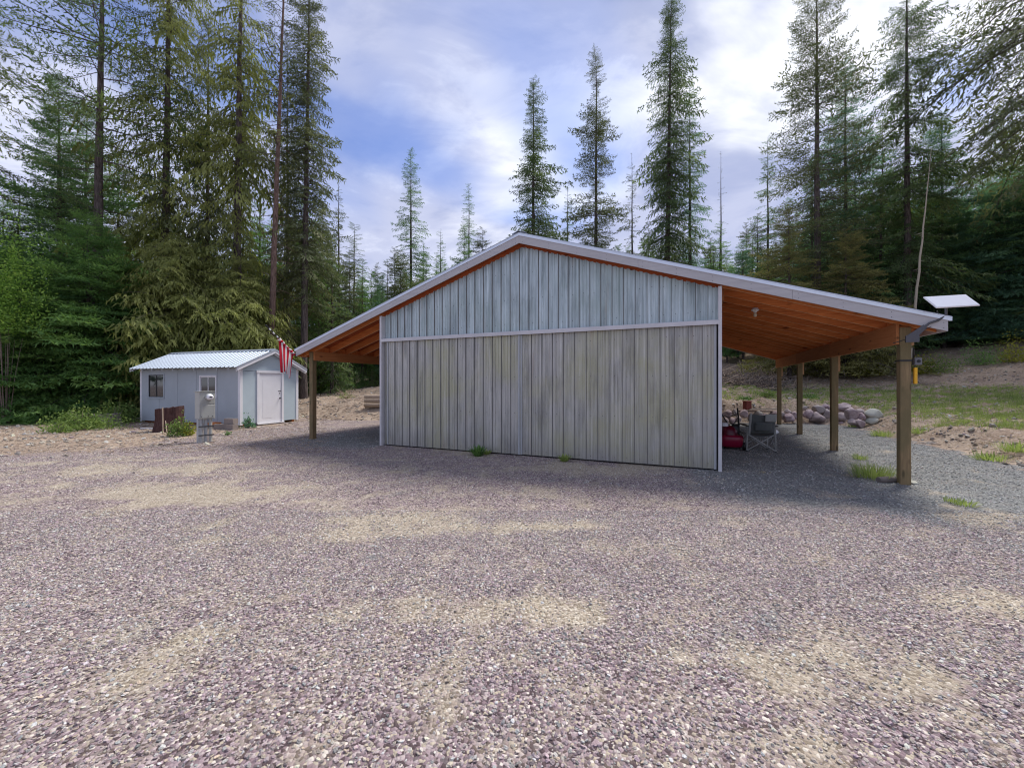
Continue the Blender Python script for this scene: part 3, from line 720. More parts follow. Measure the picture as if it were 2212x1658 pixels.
# part of the cloth rolled round the pole, stripes winding diagonally
vs = []; fs = []; mi = []; A_, B_ = 40, 14
for i in range(A_):
    f = .04+.56*i/(A_-1); c = pv*f; t = pv.normalized(); a = t.orthogonal().normalized(); b = t.cross(a)
    for j in range(B_):
        th = 2*pi*j/B_; r = .030+.008*sin(i*.7+j)+.010*sin(i*.23)
        vs.append(c+(a*cos(th)+b*sin(th))*r+Vector((0, 0, -.012)))
for i in range(A_-1):
    for j in range(B_):
        fs.append((i*B_+j, i*B_+(j+1) % B_, (i+1)*B_+(j+1) % B_, (i+1)*B_+j)); mi.append(((i+j*5//B_)//4) % 2)
me = bpy.data.meshes.new('rolled_cloth'); me.from_pydata(vs, [], fs); me.materials.append(MAT['flag_red']); me.materials.append(MAT['flag_white'])
me.polygons.foreach_set('material_index', mi); me.polygons.foreach_set('use_smooth', [True]*len(fs)); me.update(); link('rolled_cloth', me, e)

# ------------------------------------------------------------------ shed
SO = Vector((-10.05, 15.14, 0)); SY = math.atan2(-.323, .947)
shed = empty('shed', SO, SY, 'small pale blue shed with white trim and a ribbed metal roof', 'shed')
SLn, SWd, SZ0, SZ1 = 5.6, 2.6, .10, 2.26
def cutpanel(x0, x1, z0, z1, holes, y0, y1, mat, name='siding_panel'):
    xs_ = sorted({x0, x1}|{h for a in holes for h in a[:2] if x0 < h < x1}); zs_ = sorted({z0, z1}|{h for a in holes for h in a[2:] if z0 < h < z1})
    mb = MB()
    for xa, xb in zip(xs_[:-1], xs_[1:]):
        for za_, zb_ in zip(zs_[:-1], zs_[1:]):
            cx, cz = (xa+xb)/2, (za_+zb_)/2
            if any(a[0] < cx < a[1] and a[2] < cz < a[3] for a in holes): continue
            mb.box(xa, xb, y0, y1, za_, zb_)
    return mb.build(name, mat, shed)
W1 = (-5.10, -4.20, 1.07, 1.97); W2 = (-2.08, -1.27, 1.12, 1.88)
sp = [-5.6, -4.44, -3.39, -2.3, -1.16, 0]
for a_, b_ in zip(sp[:-1], sp[1:]): cutpanel(a_+.006, b_-.006, SZ0, SZ1-.02, [W1, W2], 0, .03, 'shed_shaded_paint')
MB().box(-5.6, 0, .035, .05, SZ0, SZ1).box(-5.6, 0, SWd-.03, SWd, SZ0, SZ1).box(-5.6, -5.57, .05, SWd-.03, SZ0, SZ1).build('inner_wall', 'dark_metal', shed)
# recess the openings: the inner lining stands behind the glass
def shed_window(w, name_frame, mat, mull, glass=None):
    x0, x1, z0, z1 = w; t = .055
    mb = MB(); mb.box(x0-t, x1+t, -.018, .0, z1, z1+t); mb.box(x0-t, x1+t, -.03, .0, z0-t, z0)
    mb.box(x0-t, x0, -.018, .0, z0, z1); mb.box(x1, x1+t, -.018, 0, z0, z1)
    f = mb.build('window', mat, shed)
    s = .03; mb = MB(); mb.box(x0, x1, .004, .024, z0, z0+s); mb.box(x0, x1, .004, .024, z1-s, z1); mb.box(x0, x0+s, .004, .024, z0+s, z1-s); mb.box(x1-s, x1, .004, .024, z0+s, z1-s)
    m_ = (x0+x1)/2; mb.box(m_-.018, m_+.018, .002, .022, z0+s, z1-s)
    mb.build('sash', mull, f)
    for a_, b_ in ((x0+s, m_-.018), (m_+.018, x1-s)): MB().box(a_, b_, .014, .018, z0+s, z1-s).build('pane', 'window_glass', f)
shed_window(W1, 'window', 'shed_shaded_paint', 'black_plastic'); shed_window(W2, 'window', 'shed_white', 'shed_white')
def gz(y, top=2.30, slope=.47): return top+slope*(SWd/2-abs(y-SWd/2))
D0, D1, DT = .77, 1.78, 2.03
# gable end facing right (+x)
def gable_panel(poly, name='siding_panel', x0=-.03, x1=0.0, mat='shed_paint'):
    mb = MB(); n = len(poly); vs = [(x0, y, z) for y, z in poly]+[(x1, y, z) for y, z in poly]
    mb.add(vs, [tuple(range(n)), tuple(range(2*n-1, n-1, -1))]+[(i, i+n, (i+1) % n+n, (i+1) % n) for i in range(n)]); return mb.build(name, mat, shed)
gable_panel([(.05, SZ0), (D0-.06, SZ0), (D0-.06, 2.085), (.05, 2.085)])
gable_panel([(D1+.06, SZ0), (SWd-.0, SZ0), (SWd-.0, 2.085), (D1+.06, 2.085)])
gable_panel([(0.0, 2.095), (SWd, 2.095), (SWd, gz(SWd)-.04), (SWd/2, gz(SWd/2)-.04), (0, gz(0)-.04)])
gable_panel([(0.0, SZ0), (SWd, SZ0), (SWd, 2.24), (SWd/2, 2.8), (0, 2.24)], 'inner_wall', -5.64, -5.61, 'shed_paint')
MB().box(-.5, -.06, .1, 2.5, SZ0, SZ0+.04).build('floor_frame', 'dark_metal', shed)
for y0 in (.12, SWd-.25): MB().box(-5.55, -.04, y0, y0+.1, -.02, SZ0-.003).build('skid', 'beam_wood', shed)
# corner boards
for (x0, x1, y0, y1) in ((-.085, .02, -.02, 0.0), (.001, .02, 0.0, .09), (.001, .02, SWd-.09, SWd+.02), (-5.62, -5.52, -.02, -.001), (-.08, .0, SWd+.001, SWd+.02)):
    MB().box(x0, x1, y0, y1, SZ0-.03, 2.24 if y0 < .1 else 2.24).build('corner_board', 'shed_white', shed)
# door
fr = MB().box(.001, .035, D0-.10, D0, .07, DT).box(.001, .035, D1, D1+.10, .07, DT).box(.001, .05, D0-.13, D1+.13, DT, DT+.10).build('door_frame', 'shed_white', shed)
MB().box(-.02, .07, D0-.10, D1+.10, .03, .068).build('door_sill', 'shed_white', shed)
dr = MB().box(-.028, .006, D0+.004, D1-.004, .075, DT-.006).build('door', 'shed_white', shed, bevel=.003)
MB().box(.006, .011, D0+.16, D0+.56, .25, DT-.25).build('door_panel', 'shed_white', dr, bevel=.003)
MB().lathe([(.026, 0), (.026, .01), (.012, .02), (.012, .04), (.026, .05), (.028, .065), (.018, .078), (.003, .08)], 14, M=Matrix.Translation((.006, D1-.09, 1.02)) @ Matrix.Rotation(R(90), 4, 'Y')).build('handle', 'black_plastic', dr)
MB().lathe([(.022, 0), (.022, .014), (.015, .018)], 12, M=Matrix.Translation((.006, D1-.09, 1.22)) @ Matrix.Rotation(R(90), 4, 'Y')).build('deadbolt', 'dark_metal', dr)
# hasp by the deadbolt
MB().box(.007, .014, D1-.15, D1-.02, 1.30, 1.325).build('hasp', 'dark_metal', dr)
# roof
RX0, RX1, EO = -5.6-.22, .24, .27; apz = gz(SWd/2)
for side in (-1, 1):
    L = SWd/2+EO
    n = 7; w = (RX1-RX0)/n
    for i in range(n):
        pts = []
        for q_ in range(4):
            a0 = RX0+i*w+q_*w/4; pts += [(a0, .024), (a0+.05, .024), (a0+.065, 0), (a0+w/4-.017, 0)]
        pts.append((RX0+(i+1)*w-.003, .024)); q = len(pts)
        vs = [(x_, SWd/2+side*a_, apz-.47*a_+.05+o_) for a_ in (0.01, L+.03) for x_, o_ in pts]
        MB().add(vs, [(j, j+1, j+1+q, j+q) for j in range(q-1)]).build('roof_sheet', 'shed_roof_metal', shed)
    M_ = []
    mb = MB()
    def rake(x0, x1, top, bot):
        vs = []
        for x_ in (x0, x1):
            for a_, z_ in ((0, top), (L, top), (L, bot), (0, bot)): vs.append((x_, SWd/2+side*a_, apz-.47*a_+z_))
        mb.add(vs, [(0, 1, 2, 3), (7, 6, 5, 4), (0, 4, 5, 1), (1, 5, 6, 2), (2, 6, 7, 3), (3, 7, 4, 0)])
    rake(RX1-.03, RX1-.002, .045, -.08); mb.build('rake_board', 'shed_white', shed)
    mb = MB(); rake(RX1-.001, RX1+.012, .085, .01); mb.build('rake_trim', 'roof_metal', shed)
    mb = MB(); rake(RX1-.10, RX1-.08, .03, -.13); mb.build('rake_board', 'shed_white', shed)
    mb = MB(); rake(RX0, RX0+.03, .045, -.08); mb.build('rake_board', 'shed_white', shed)
    mb = MB(); rake(RX0+.035, RX1-.105, .045, .03); mb.build('roof_deck', 'beam_wood' if False else 'conduit_grey', shed)
    for i in range(10):
        x_ = RX0+.15+i*.6; mb = MB(); rake(x_, x_+.04, .028, -.06); mb.build('rafter_tail', 'conduit_grey', shed)
mb = MB()
for side in (-1, 1):
    vs = [(x_, SWd/2+side*a_, apz-.47*a_+z_) for x_ in (RX0-.01, RX1+.015) for a_, z_ in ((0, .09), (.14, .085), (.14, .08), (0, .083))]
    mb.add(vs, [(0, 1, 2, 3), (7, 6, 5, 4), (0, 4, 5, 1), (1, 5, 6, 2), (2, 6, 7, 3), (3, 7, 4, 0)])
mb.build('ridge_cap', 'shed_roof_metal', shed)

# ------------------------------------------------------------------ electric meter pedestal
mp_ = gd(443, 954)
e = empty('meter_pedestal', (mp_.x, mp_.y, 0), R(58), 'grey electric meter box standing on conduit pipes in front of the shed', 'meter box')
MB().box(-.19, .19, -.14, .14, .64, 1.385).build('cabinet', 'meter_grey', e, bevel=.008)
MB().box(-.15, .17, -.152, -.141, .67, 1.02).build('cover', 'meter_grey', e, bevel=.003)
MB().box(-.02, .175, -.150, -.141, 1.06, 1.36).build('meter_panel', 'meter_grey', e, bevel=.003)
MB().box(-.215, .215, -.165, .165, 1.386, 1.40).build('rain_cap', 'meter_grey', e)
Mx = Matrix.Translation((.03, -.15, 1.24)) @ Matrix.Rotation(R(90), 4, 'X')
mt = MB().lathe([(.095, 0), (.098, .03), (.085, .035), (.083, .05)], 24, M=Mx).build('meter', 'meter_grey', e)
MB().lathe([(.078, .048), (.078, .10), (.066, .125), (.02, .13)], 24, M=Mx).build('meter_dome', 'white_plastic', mt)
MB().box(-.005, .065, -.288, -.281, 1.235, 1.26).build('display', 'black_plastic', mt)
for x_, y_, r_, mm in ((-.13, -.05, .055, 'conduit_grey'), (.0, -.06, .035, 'conduit_grey'), (.10, -.07, .042, 'meter_grey'), (.03, .07, .04, 'conduit_grey')):
    MB().tube([(x_, y_, -.1), (x_, y_, .66)], r_, 12).build('conduit', mm, e)
MB().box(-.20, -.165, -.10, .0, -.1, .64).build('strut', 'conduit_grey', e)
for z_ in (.18, .42): MB().box(-.20, .16, -.135, -.115, z_, z_+.035).build('bracket', 'dark_metal', e)
for x_ in (-.14, .02, .12): MB().box(x_-.01, x_+.01, -.156, -.151, .70, .72).build('screw', 'dark_metal', e)

# ------------------------------------------------------------------ stumps
def stump(pos, r, h, label, mat, topmat, slant=.15, seed=1):
    rr = random.Random(seed); e = empty('tree_stump', pos, 0, label, 'stump'); n = 28; rings = 9; vs = []
    ph = [rr.uniform(0, 6.28) for _ in range(6)]
    for i in range(rings):
        t = i/(rings-1)
        for j in range(n):
            a = 2*pi*j/n; q = r*(1+.25*(1-t)**3+.07*sin(3*a+ph[0])+.05*sin(7*a+ph[1])+.04*sin(13*a+ph[2])+rr.uniform(-.03, .03))
            z = h*t + (slant*h*cos(a-.4)*t) + (rr.uniform(-.035, .035) if i == rings-1 else 0)
            if i == 0: z = -.12
            vs.append((q*cos(a), q*sin(a), z))
    mb = MB().add(vs, [(i*n+j, i*n+(j+1) % n, (i+1)*n+(j+1) % n, (i+1)*n+j) for i in range(rings-1) for j in range(n)])
    mb.build('bark', mat, e)
    top = vs[-n:]; c = (0, 0, h*.98); MB().add(list(top)+[c], [(j, (j+1) % n, n) for j in range(n)]).build('cut_face', topmat, e)
sp_ = gd(367, 931)
stump(sp_, .36, .80, 'dark charred tree stump in front of the shed wall', 'stump_bark', 'stump_bark', .05, 3)
sp2 = gd(228, 918)
stump(sp2, .42, .42, 'low weathered grey stump half hidden in the leafy bush', 'grey_bark', 'grey_bark', .05, 5)

# ------------------------------------------------------------------ odds beside the shed
def box_thing(name, pos, rz, dims, mat, label, cat, lid=None):
    e = empty(name, pos, rz, label, cat); w, d, h = dims
    MB().box(-w/2, w/2, -d/2, d/2, 0, h).build('body', mat, e, bevel=.012)
    if lid: MB().box(-w/2-.01, w/2+.01, -d/2-.01, d/2+.01, h+.002, h+.05).build('top', lid, e, bevel=.008)
    return e
def block(pos, rz, label, z=0):
    e = empty('concrete_block', (pos.x, pos.y, z), rz, label, 'block')
    mb = MB(); mb.box(-.2, .2, -.1, -.065, 0, .19); mb.box(-.2, .2, .065, .1, 0, .19)
    for x in (-.2, -.0175, .165): mb.box(x, x+.035, -.064, .064, 0, .19)
    mb.build('block_shell', 'concrete_block', e); return e
q = gd(482, 925); q2 = gd(500, 927)
block(gd(478, 927), .3, 'concrete block on the ground left of the two stacked ones by the shed')
block(gd(500, 928), -.35, 'lower concrete block of the two stacked beside the shed corner')
block(gd(499, 927), -.25, 'upper concrete block of the two stacked beside the shed corner', .193)
e = empty('wood_offcut', gd(462, 921)+Vector((0, 0, .10)), -.3, 'orange brown board end lying behind the meter box', 'board'); MB().box(-.22, .22, -.12, .12, -.03, .06).build('board', 'rafter_wood', e)
e = empty('white_stick', gd(323, 927)+Vector((0, 0, .03)), -.12, 'thin white plank lying on the ground before the shed', 'plank'); MB().box(-.34, .34, -.03, .03, -.02, .025).build('plank', 'white_trim', e)
e = empty('leaning_lath', gd(352, 938), 0, 'pale thin lath leaning against the dark stump', 'lath'); MB().tube([(0, 0, -.05), (-.10, .10, .85)], .018, 6).tube([(.22, -.1, -.02), (-.02, .12, .42)], .012, 6).build('lath', 'stick_pale', e)

# ------------------------------------------------------------------ log pile
def log(p0, ang, r, L, label):
    e = empty('log', p0, ang, label, 'log', 'logs stacked at the left of the barn')
    rr = random.Random(int(r*1e4)); n = 16
    pts = [(x, rr.uniform(-.02, .02), rr.uniform(-.015, .015)) for x in np.linspace(0, L, 7)]
    MB().tube(pts, [r*rr.uniform(.95, 1.05) for _ in pts], n, cap=False).build('bark', 'log_bark', e)
    mb = MB()
    for x in (-.002, L+.002): mb.add([(x, r*.98*cos(2*pi*j/n), r*.98*sin(2*pi*j/n)) for j in range(n)], [tuple(range(n))])
    mb.build('cut_end', 'log_end', e)
for i, (xd, yd, r, dd, ang, lab) in enumerate([(789, 888, .13, 19.6, -.06, 'lowest pale log of the pile beside the left wall of the barn'), (790, 878, .115, 19.9, .03, 'second log from the bottom of the pile beside the barn, peeled and pinkish'), (788, 874.5, .10, 19.5, -.02, 'slim middle log of the pile beside the barn'),
      (789, 865, .135, 19.7, 0, 'grey barked log second from the top of the pile beside the barn'), (789, 856.5, .115, 19.8, .02, 'topmost cream coloured log of the pile beside the barn')]):
    p = at(xd, dd, yd); log(p, ang-.05, r, 3.2, lab)

# ------------------------------------------------------------------ boulders
def boulder_mesh(seed):
    r = random.Random(seed); bm = bmesh.new(); bmesh.ops.create_icosphere(bm, subdivisions=3, radius=.5)
    ax = [Vector((r.uniform(-1, 1), r.uniform(-1, 1), r.uniform(-1, 1))).normalized() for _ in range(15)]; dd = [r.uniform(.27, .41) for _ in ax]
    for v in bm.verts:
        for a, d in zip(ax, dd):
            q = v.co.dot(a)
            if q > d: v.co -= a*(q-d)*.97
        v.co *= 1+.03*sin(v.co.x*17+seed)*sin(v.co.y*15)+r.uniform(-.012, .012)
    me = bpy.data.meshes.new('boulder'); bm.to_mesh(me); bm.free(); me.polygons.foreach_set('use_smooth', [True]*len(me.polygons)); return me
BM = [boulder_mesh(i) for i in range(6)]
BMP = []
for m_ in BM:
    m2 = m_.copy(); m2.materials.append(MAT['pale_boulder']); m_.materials.append(MAT['boulder']); BMP.append(m2)
RK = [(200,335,90,75),(270,320,65,70),(180,400,70,60),(245,395,80,55),(305,385,60,60),(165,440,60,40),(360,330,90,70),(440,365,80,70),(505,335,80,60),(565,360,90,60),(650,335,90,60),(645,390,80,55),(750,350,70,65),(795,310,70,45),(800,372,95,80),(855,345,60,70),(985,335,95,85),(955,275,50,40),(1095,288,130,70),(1080,370,150,95),(1160,262,80,45),(1175,335,80,95),(1300,360,100,85),(1365,278,155,95),(1420,335,135,105),(1500,362,95,75),(1495,305,80,45),(1612,335,165,100),(1600,400,115,65),(1430,412,95,55),(1500,425,95,75),(1340,395,75,60),(1325,428,70,40)]
where = ['behind the red mower', 'behind the folding chair', 'between the two farthest roof posts', 'between the middle roof posts', 'at the right end of the rock wall']
ti = 0
for i, (zx, zy, w, h) in enumerate(RK):
    xd = (2120+zx/3.253)/1.38889; yd = (1140+zy/3.253)/1.38889
    up = (430-zy)/170.0; depth = 16.35+.55*up+random.uniform(-.08, .08)-(1.5 if zx > 1400 else .3 if zx > 1250 else 0)
    s = w/3.253/1.38889/F_*depth; p = at(xd, depth, yd)
    o = link('rock', (BMP if i in (27, 28) else BM)[i % 6]); o.location = p; o.scale = (s*1.15, s*1.05, h/3.253/1.38889/F_*depth*1.35); o.rotation_euler = (random.uniform(-.3, .3), random.uniform(-.2, .2), random.uniform(0, 6.28))
    o.rotation_euler = (random.uniform(-.15, .15), random.uniform(-.15, .15), random.choice([0, pi]) + random.uniform(-.3, .3))
    seg = 'behind the mower' if zx < 340 else 'behind the chair' if zx < 690 else 'between the farthest posts' if zx < 900 else 'between the middle posts' if zx < 1190 else 'right of the second post'
    row = 'top' if zy < 322 else 'upper' if zy < 350 else 'middle' if zy < 385 else 'bottom'
    size = 'big' if w > 115 else 'middling' if w > 78 else 'small'
    shape = 'flat' if h < .62*w else 'rounded' if h < .85*w else 'blocky'
    lab = {27: 'pale cream boulder crowning the right end of the rock wall', 28: 'greenish pale boulder under the cream one at the right end of the rock wall'}.get(i, f'{size} {shape} boulder in the {row} row {seg}')
    tag(o, lab, 'rock', 'boulders of the low rock wall')
from collections import defaultdict
seen = defaultdict(list)
for o in list(COL.objects):
    if o.get('category') == 'rock': seen[o['label']].append(o)
for l_, os_ in seen.items():
    if len(os_) == 2:
        os_.sort(key=lambda o: o.location.x); os_[0]['label'] = l_.replace('boulder', 'boulder, left of two,'); os_[1]['label'] = l_.replace('boulder', 'boulder, right of two,')

# ------------------------------------------------------------------ folding chair
cp = gd(1636, 972)
ch = empty('folding_chair', cp, R(-12), 'dark grey fabric folding camp chair standing on the gravel beside the red mower', 'chair')
def T(name, pts, r, mat, par=ch): return MB().tube(pts, r, 8).build(name, mat, par)
wx, dy = .31, .24
for sx_ in (-1, 1):
    T('leg', [(sx_*wx, -dy, 0), (sx_*wx*.98, -dy, .62)], .014, 'chair_frame')
    T('leg', [(sx_*wx, dy, 0), (sx_*wx, dy+.02, .50), (sx_*(wx-.02), dy+.1, .60)], .014, 'chair_frame')
    T('back_post', [(sx_*(wx-.03), -dy+.02, .36), (sx_*(wx-.04), -dy-.10, .90)], .012, 'chair_frame')
    MB().box(sx_*wx-.035, sx_*wx+.035, -dy-.06, dy+.08, .60, .625).build('armrest', 'black_plastic', ch, bevel=.006)
    T('cross_bar', [(sx_*wx, -dy-.012*sx_, .02), (-sx_*wx, -dy-.012*sx_, .42)], .0125, 'chair_frame')
    T('cross_bar', [(sx_*wx, dy-.012*sx_, .02), (-sx_*wx, dy-.012*sx_, .42)], .0125, 'chair_frame')
    T('cross_bar', [(sx_*wx+.012, -dy, .03), (sx_*wx+.012, dy, .42)], .0125, 'chair_frame'); T('cross_bar', [(sx_*wx-.012, dy, .03), (sx_*wx-.012, -dy, .42)], .0125, 'chair_frame')
for x_ in (-wx, wx):
    for y_ in (-dy, dy): MB().lathe([(.03, 0), (.03, .012), (.014, .03)], 10, M=Matrix.Translation((x_, y_, -.002))).build('foot', 'black_plastic', ch)
def fab(name, f, nu, nv, mat):
    vs = [f(i/(nu-1), j/(nv-1)) for i in range(nu) for j in range(nv)]; fs = [(i*nv+j, (i+1)*nv+j, (i+1)*nv+j+1, i*nv+j+1) for i in range(nu-1) for j in range(nv-1)]
    me = bpy.data.meshes.new(name); me.from_pydata(vs, [], fs); me.materials.append(MAT[mat]); me.polygons.foreach_set('use_smooth', [True]*len(fs)); me.update()
    o = link(name, me, ch); s = o.modifiers.new('thickness', 'SOLIDIFY'); s.thickness = .008; return o
fab('seat', lambda a, b: ((a-.5)*2*wx, -dy+.02+b*(2*dy), .43-.07*(1-(2*a-1)**2)*(1-.4*b)), 14, 10, 'chair_fabric')
fab('backrest', lambda a, b: ((a-.5)*2*(wx-.03), -dy+.0-.11*b-.05*(1-(2*a-1)**2)*(1-.3*b), .44+b*.46-.03*(1-(2*a-1)**2)*b), 14, 12, 'chair_fabric')
fab('pocket', lambda a, b: ((a-.5)*.36, -dy-.085-.07*b-.03*(1-(2*a-1)**2), .50+b*.20), 8, 8, 'chair_fabric')
fab('head_panel', lambda a, b: (.02+a*.24, -dy-.165-.03*b, .72+b*.18), 8, 6, 'chair_fabric_light')
fab('side_panel', lambda a, b: (-wx+.02+.05*a, -dy-.02+.0*a-.12*b, .40+b*.50), 4, 10, 'chair_fabric_light')

# ------------------------------------------------------------------ red mower
mo = gd(1577, 968)
mw = empty('lawn_mower', (mo.x, mo.y, 0), R(-20), 'dark red mower with a black slanting handle beside the barn wall', 'mower')
def loft(name, rings, mat, n=28, par=mw, p=4.0):
    vs = []
    for (cx, cy, a, b, z) in rings:
        for j in range(n):
            t = 2*pi*j/n; c, s = cos(t), sin(t)
            vs.append((cx+a*math.copysign(abs(c)**(2/p), c), cy+b*math.copysign(abs(s)**(2/p), s), z))
    mb = MB(); N = len(rings); mb.add(vs, [(i*n+j, i*n+(j+1) % n, (i+1)*n+(j+1) % n, (i+1)*n+j) for i in range(N-1) for j in range(n)], 0, True)
    mb.add(vs[:n], [tuple(range(n))[::-1]]); mb.add(vs[-n:], [tuple(range(n))]); return mb.build(name, mat, par)
loft('deck', [(0, 0, .24, .26, .07), (0, 0, .27, .30, .12), (0, 0, .275, .31, .30), (0, 0, .262, .295, .335), (0, 0, .20, .24, .35)], 'red_paint')
loft('hood', [(-.02, 0, .19, .2, .35), (-.02, 0, .18, .19, .46), (-.04, 0, .13, .14, .54), (-.05, 0, .05, .06, .57)], 'dark_red_paint', p=2.6)
loft('engine', [(.12, .0, .09, .10, .36), (.12, .0, .10, .11, .44), (.12, 0, .10, .11, .55), (.11, 0, .06, .07, .60)], 'black_plastic', p=3)
loft('tank', [(-.12, -.05, .07, .06, .55), (-.12, -.05, .075, .065, .62), (-.12, -.05, .05, .04, .64)], 'white_plastic', p=4)
for x_ in (-.27, .27):
    for y_ in (-.22, .24):
        w_ = MB().lathe([(.05, -.03), (.088, -.028), (.095, -.015), (.095, .015), (.088, .028), (.05, .03)], 20, M=Matrix.Translation((x_, y_, .095)) @ Matrix.Rotation(R(90), 4, 'Y')).build('wheel', 'black_plastic', mw)
        MB().lathe([(.045, -.034), (.048, 0), (.045, .034)], 14, M=Matrix.Translation((x_, y_, .095)) @ Matrix.Rotation(R(90), 4, 'Y')).build('rim', 'grey_plastic', w_)
T('handle_bar', [(.10, .1, .40), (-.10, .05, .70), (-.30, .0, 1.05)], .016, 'black_plastic', mw)
T('handle_bar', [(.22, .2, .40), (.20, .12, .80), (.17, .05, 1.0)], .018, 'black_plastic', mw)
T('handle_bar', [(-.25, .02, .80), (.0, .05, .78), (.2, .1, .86)], .010, 'black_plastic', mw)
T('cable', [(.05, .0, .55), (.16, .02, .75), (.12, .03, .9), (-.02, .02, .86)], .007, 'black_plastic', mw)

# items by the rock wall
pw = at(1612, 15.3); 
e = empty('rusty_box', at(1614, 16.9, 884), .2, 'small rust red metal box standing on the soil above the folding chair', 'box')
MB().box(-.13, .13, -.1, .1, 0, .33).build('body', 'rust_red', e, bevel=.01); MB().box(-.14, .14, -.11, .11, .332, .355).build('lid', 'rust_red', e)
e = empty('white_sack', at(1664, 13.2, z=0), .3, 'crumpled white plastic sack on the gravel behind the folding chair', 'sack')
loft('sack', [(0, 0, .20, .16, 0), (0.02, 0, .24, .20, .05), (0, 0.01, .22, .17, .12), (.03, 0, .10, .08, .16)], 'white_plastic', 20, e, 2.3)
def plank_thing(xd, yd, depth, L, rz, label, mat='pale_wood'):
    e = empty('plank', at(xd, depth, yd), rz, label, 'plank'); MB().box(-L/2, L/2, -.06, .06, -.02, .02).build('board', mat, e)
plank_thing(1650, 883, 16.9, 1.3, .1, 'pale plank lying on top of the rock wall behind the chair')
plank_thing(1625, 888, 16.7, 1.5, -.12, 'dark brown plank lying under the rusty box on the rock wall', 'stump_bark')
gdp = gd(1925, 1040)
e = empty('short_log', (gdp.x, gdp.y, .03), .15, 'short grey log lying against the foot of the right front post', 'log')
MB().tube([(-.22, .02, 0), (-.05, 0, .01), (.14, -.01, 0)], [.05, .055, .05], 12).build('bark', 'grey_bark', e)
e = empty('foot_stone', gd(1972, 1043), .4, 'pale flat stone beside the foot of the right front post', 'rock')
o = link('stone', BMP[2], e); o.scale = (.2, .16, .09)

# ------------------------------------------------------------------ trees
def tri_tube(P0, P1, r0, r1, n=3):
    """array of straight tapered tubes: P0,P1 (m,3)"""
    d = P1-P0; L = np.linalg.norm(d, axis=1, keepdims=True)+1e-9; t = d/L
    a = np.cross(t, np.array([0.13, .21, .97])); a /= np.linalg.norm(a, axis=1, keepdims=True)+1e-9; b = np.cross(t, a)
    Vs = []
    for P, r in ((P0, r0), (P1, r1)):
        for j in range(n):
            th = 2*pi*j/n; Vs.append(P+(a*cos(th)+b*sin(th))*r[:, None])
    m = len(P0); V = np.stack(Vs, 1).reshape(-1, 3); base = (np.arange(m)*2*n)[:, None]
    fs = []
    for j in range(n):
        k2 = (j+1) % n; fs += [[j, k2, n+k2], [j, n+k2, n+j]]
    Fc = (base[:, :, None]+np.array(fs)[None]).reshape(-1, 3)
    return V, Fc
def spray(kind, seed, ntw, nsp, ss=1.0):
    """one branch of unit length along +x: limb, side twigs and needle tufts; returns V, F, mat(0 wood,1 leaf), tint"""
    r = np.random.default_rng(seed)
    hang = {'fir': .02, 'cedar': .55, 'larch': .12, 'spruce': .18}[kind]
    xs_ = np.linspace(0, .97, 5); wob_ = r.normal(0, .012, (5, 2)); wob_[0] = 0
    L0 = np.stack([xs_[:-1], wob_[:-1, 0], wob_[:-1, 1]], 1); L1 = np.stack([xs_[1:], wob_[1:, 0], wob_[1:, 1]], 1)
    rr = np.linspace(.014, .003, 5)*min(1, ss)
    Vl, Fl = tri_tube(L0, L1, rr[:-1], rr[1:])
    t = np.linspace(.12 if kind != 'larch' else .2, .99, ntw)+r.normal(0, .012, ntw); side = np.where(np.arange(ntw) % 2, 1, -1)
    tl = (.34*(1-t)**.75+.09)*r.uniform(.7, 1.2, ntw)
    if kind == 'cedar': tl = (.30*(1-t)**.5+.14)*r.uniform(.7, 1.3, ntw)
    ang = r.uniform(.7, 1.1, ntw)
    dirs = np.stack([np.cos(ang), np.sin(ang)*side, r.normal(-.05, .14, ntw)-hang*r.uniform(.6, 1.6, ntw)], 1); dirs /= np.linalg.norm(dirs, axis=1, keepdims=True)
    base = np.stack([t, np.zeros(ntw), np.zeros(ntw)], 1)
    tip = base+dirs*tl[:, None]
    k_ = nsp; q = (np.arange(k_)+.5)/k_
    P = base[:, None]+dirs[:, None]*tl[:, None, None]*q[None, :, None]
    P = P.reshape(-1, 3)+r.normal(0, .006, (ntw*k_, 3)); D = np.repeat(dirs, k_, 0)
    ls = {'fir': .115, 'cedar': .14, 'larch': .075, 'spruce': .115}[kind]*ss*r.uniform(.6, 1.35, len(P)); ws = {'fir': .032, 'cedar': .042, 'larch': .022, 'spruce': .034}[kind]*ss**.9*r.uniform(.7, 1.4, len(P))
    nd = D*.75+r.normal(0, .5, (len(P), 3)); 
    if kind == 'cedar': nd[:, 2] -= .7
    if kind == 'spruce': nd[:, 2] -= .25
    nd /= np.linalg.norm(nd, axis=1, keepdims=True)
    up = np.array([0, 0, 1.0])+r.normal(0, .55, (len(P), 3)); sd_ = np.cross(nd, up); sd_ /= np.linalg.norm(sd_, axis=1, keepdims=True)+1e-9
    A = P-sd_*ws[:, None]*.5; B = P+sd_*ws[:, None]*.5; C = P+nd*ls[:, None]; 
    Vn = np.stack([A, B, C], 1).reshape(-1, 3); Fn = np.arange(len(Vn)).reshape(-1, 3)
    Vall = np.concatenate([Vl, Vn]); Fall = np.concatenate([Fl, Fn+len(Vl)])
    mat = np.concatenate([np.zeros(len(Fl)), np.ones(len(Fn))])
    tint = np.concatenate([np.zeros(len(Vl)), np.repeat(r.uniform(-.18, .18, len(P)), 3)])
    return Vall, Fall, mat, tint
SPR = {}
def sprays(kind, ntw, nsp, ss=1.0):
    key = (kind, ntw, nsp, ss)
    if key not in SPR: SPR[key] = [spray(kind, 100+i+ntw, ntw, nsp, ss) for i in range(5)]
    return SPR[key]
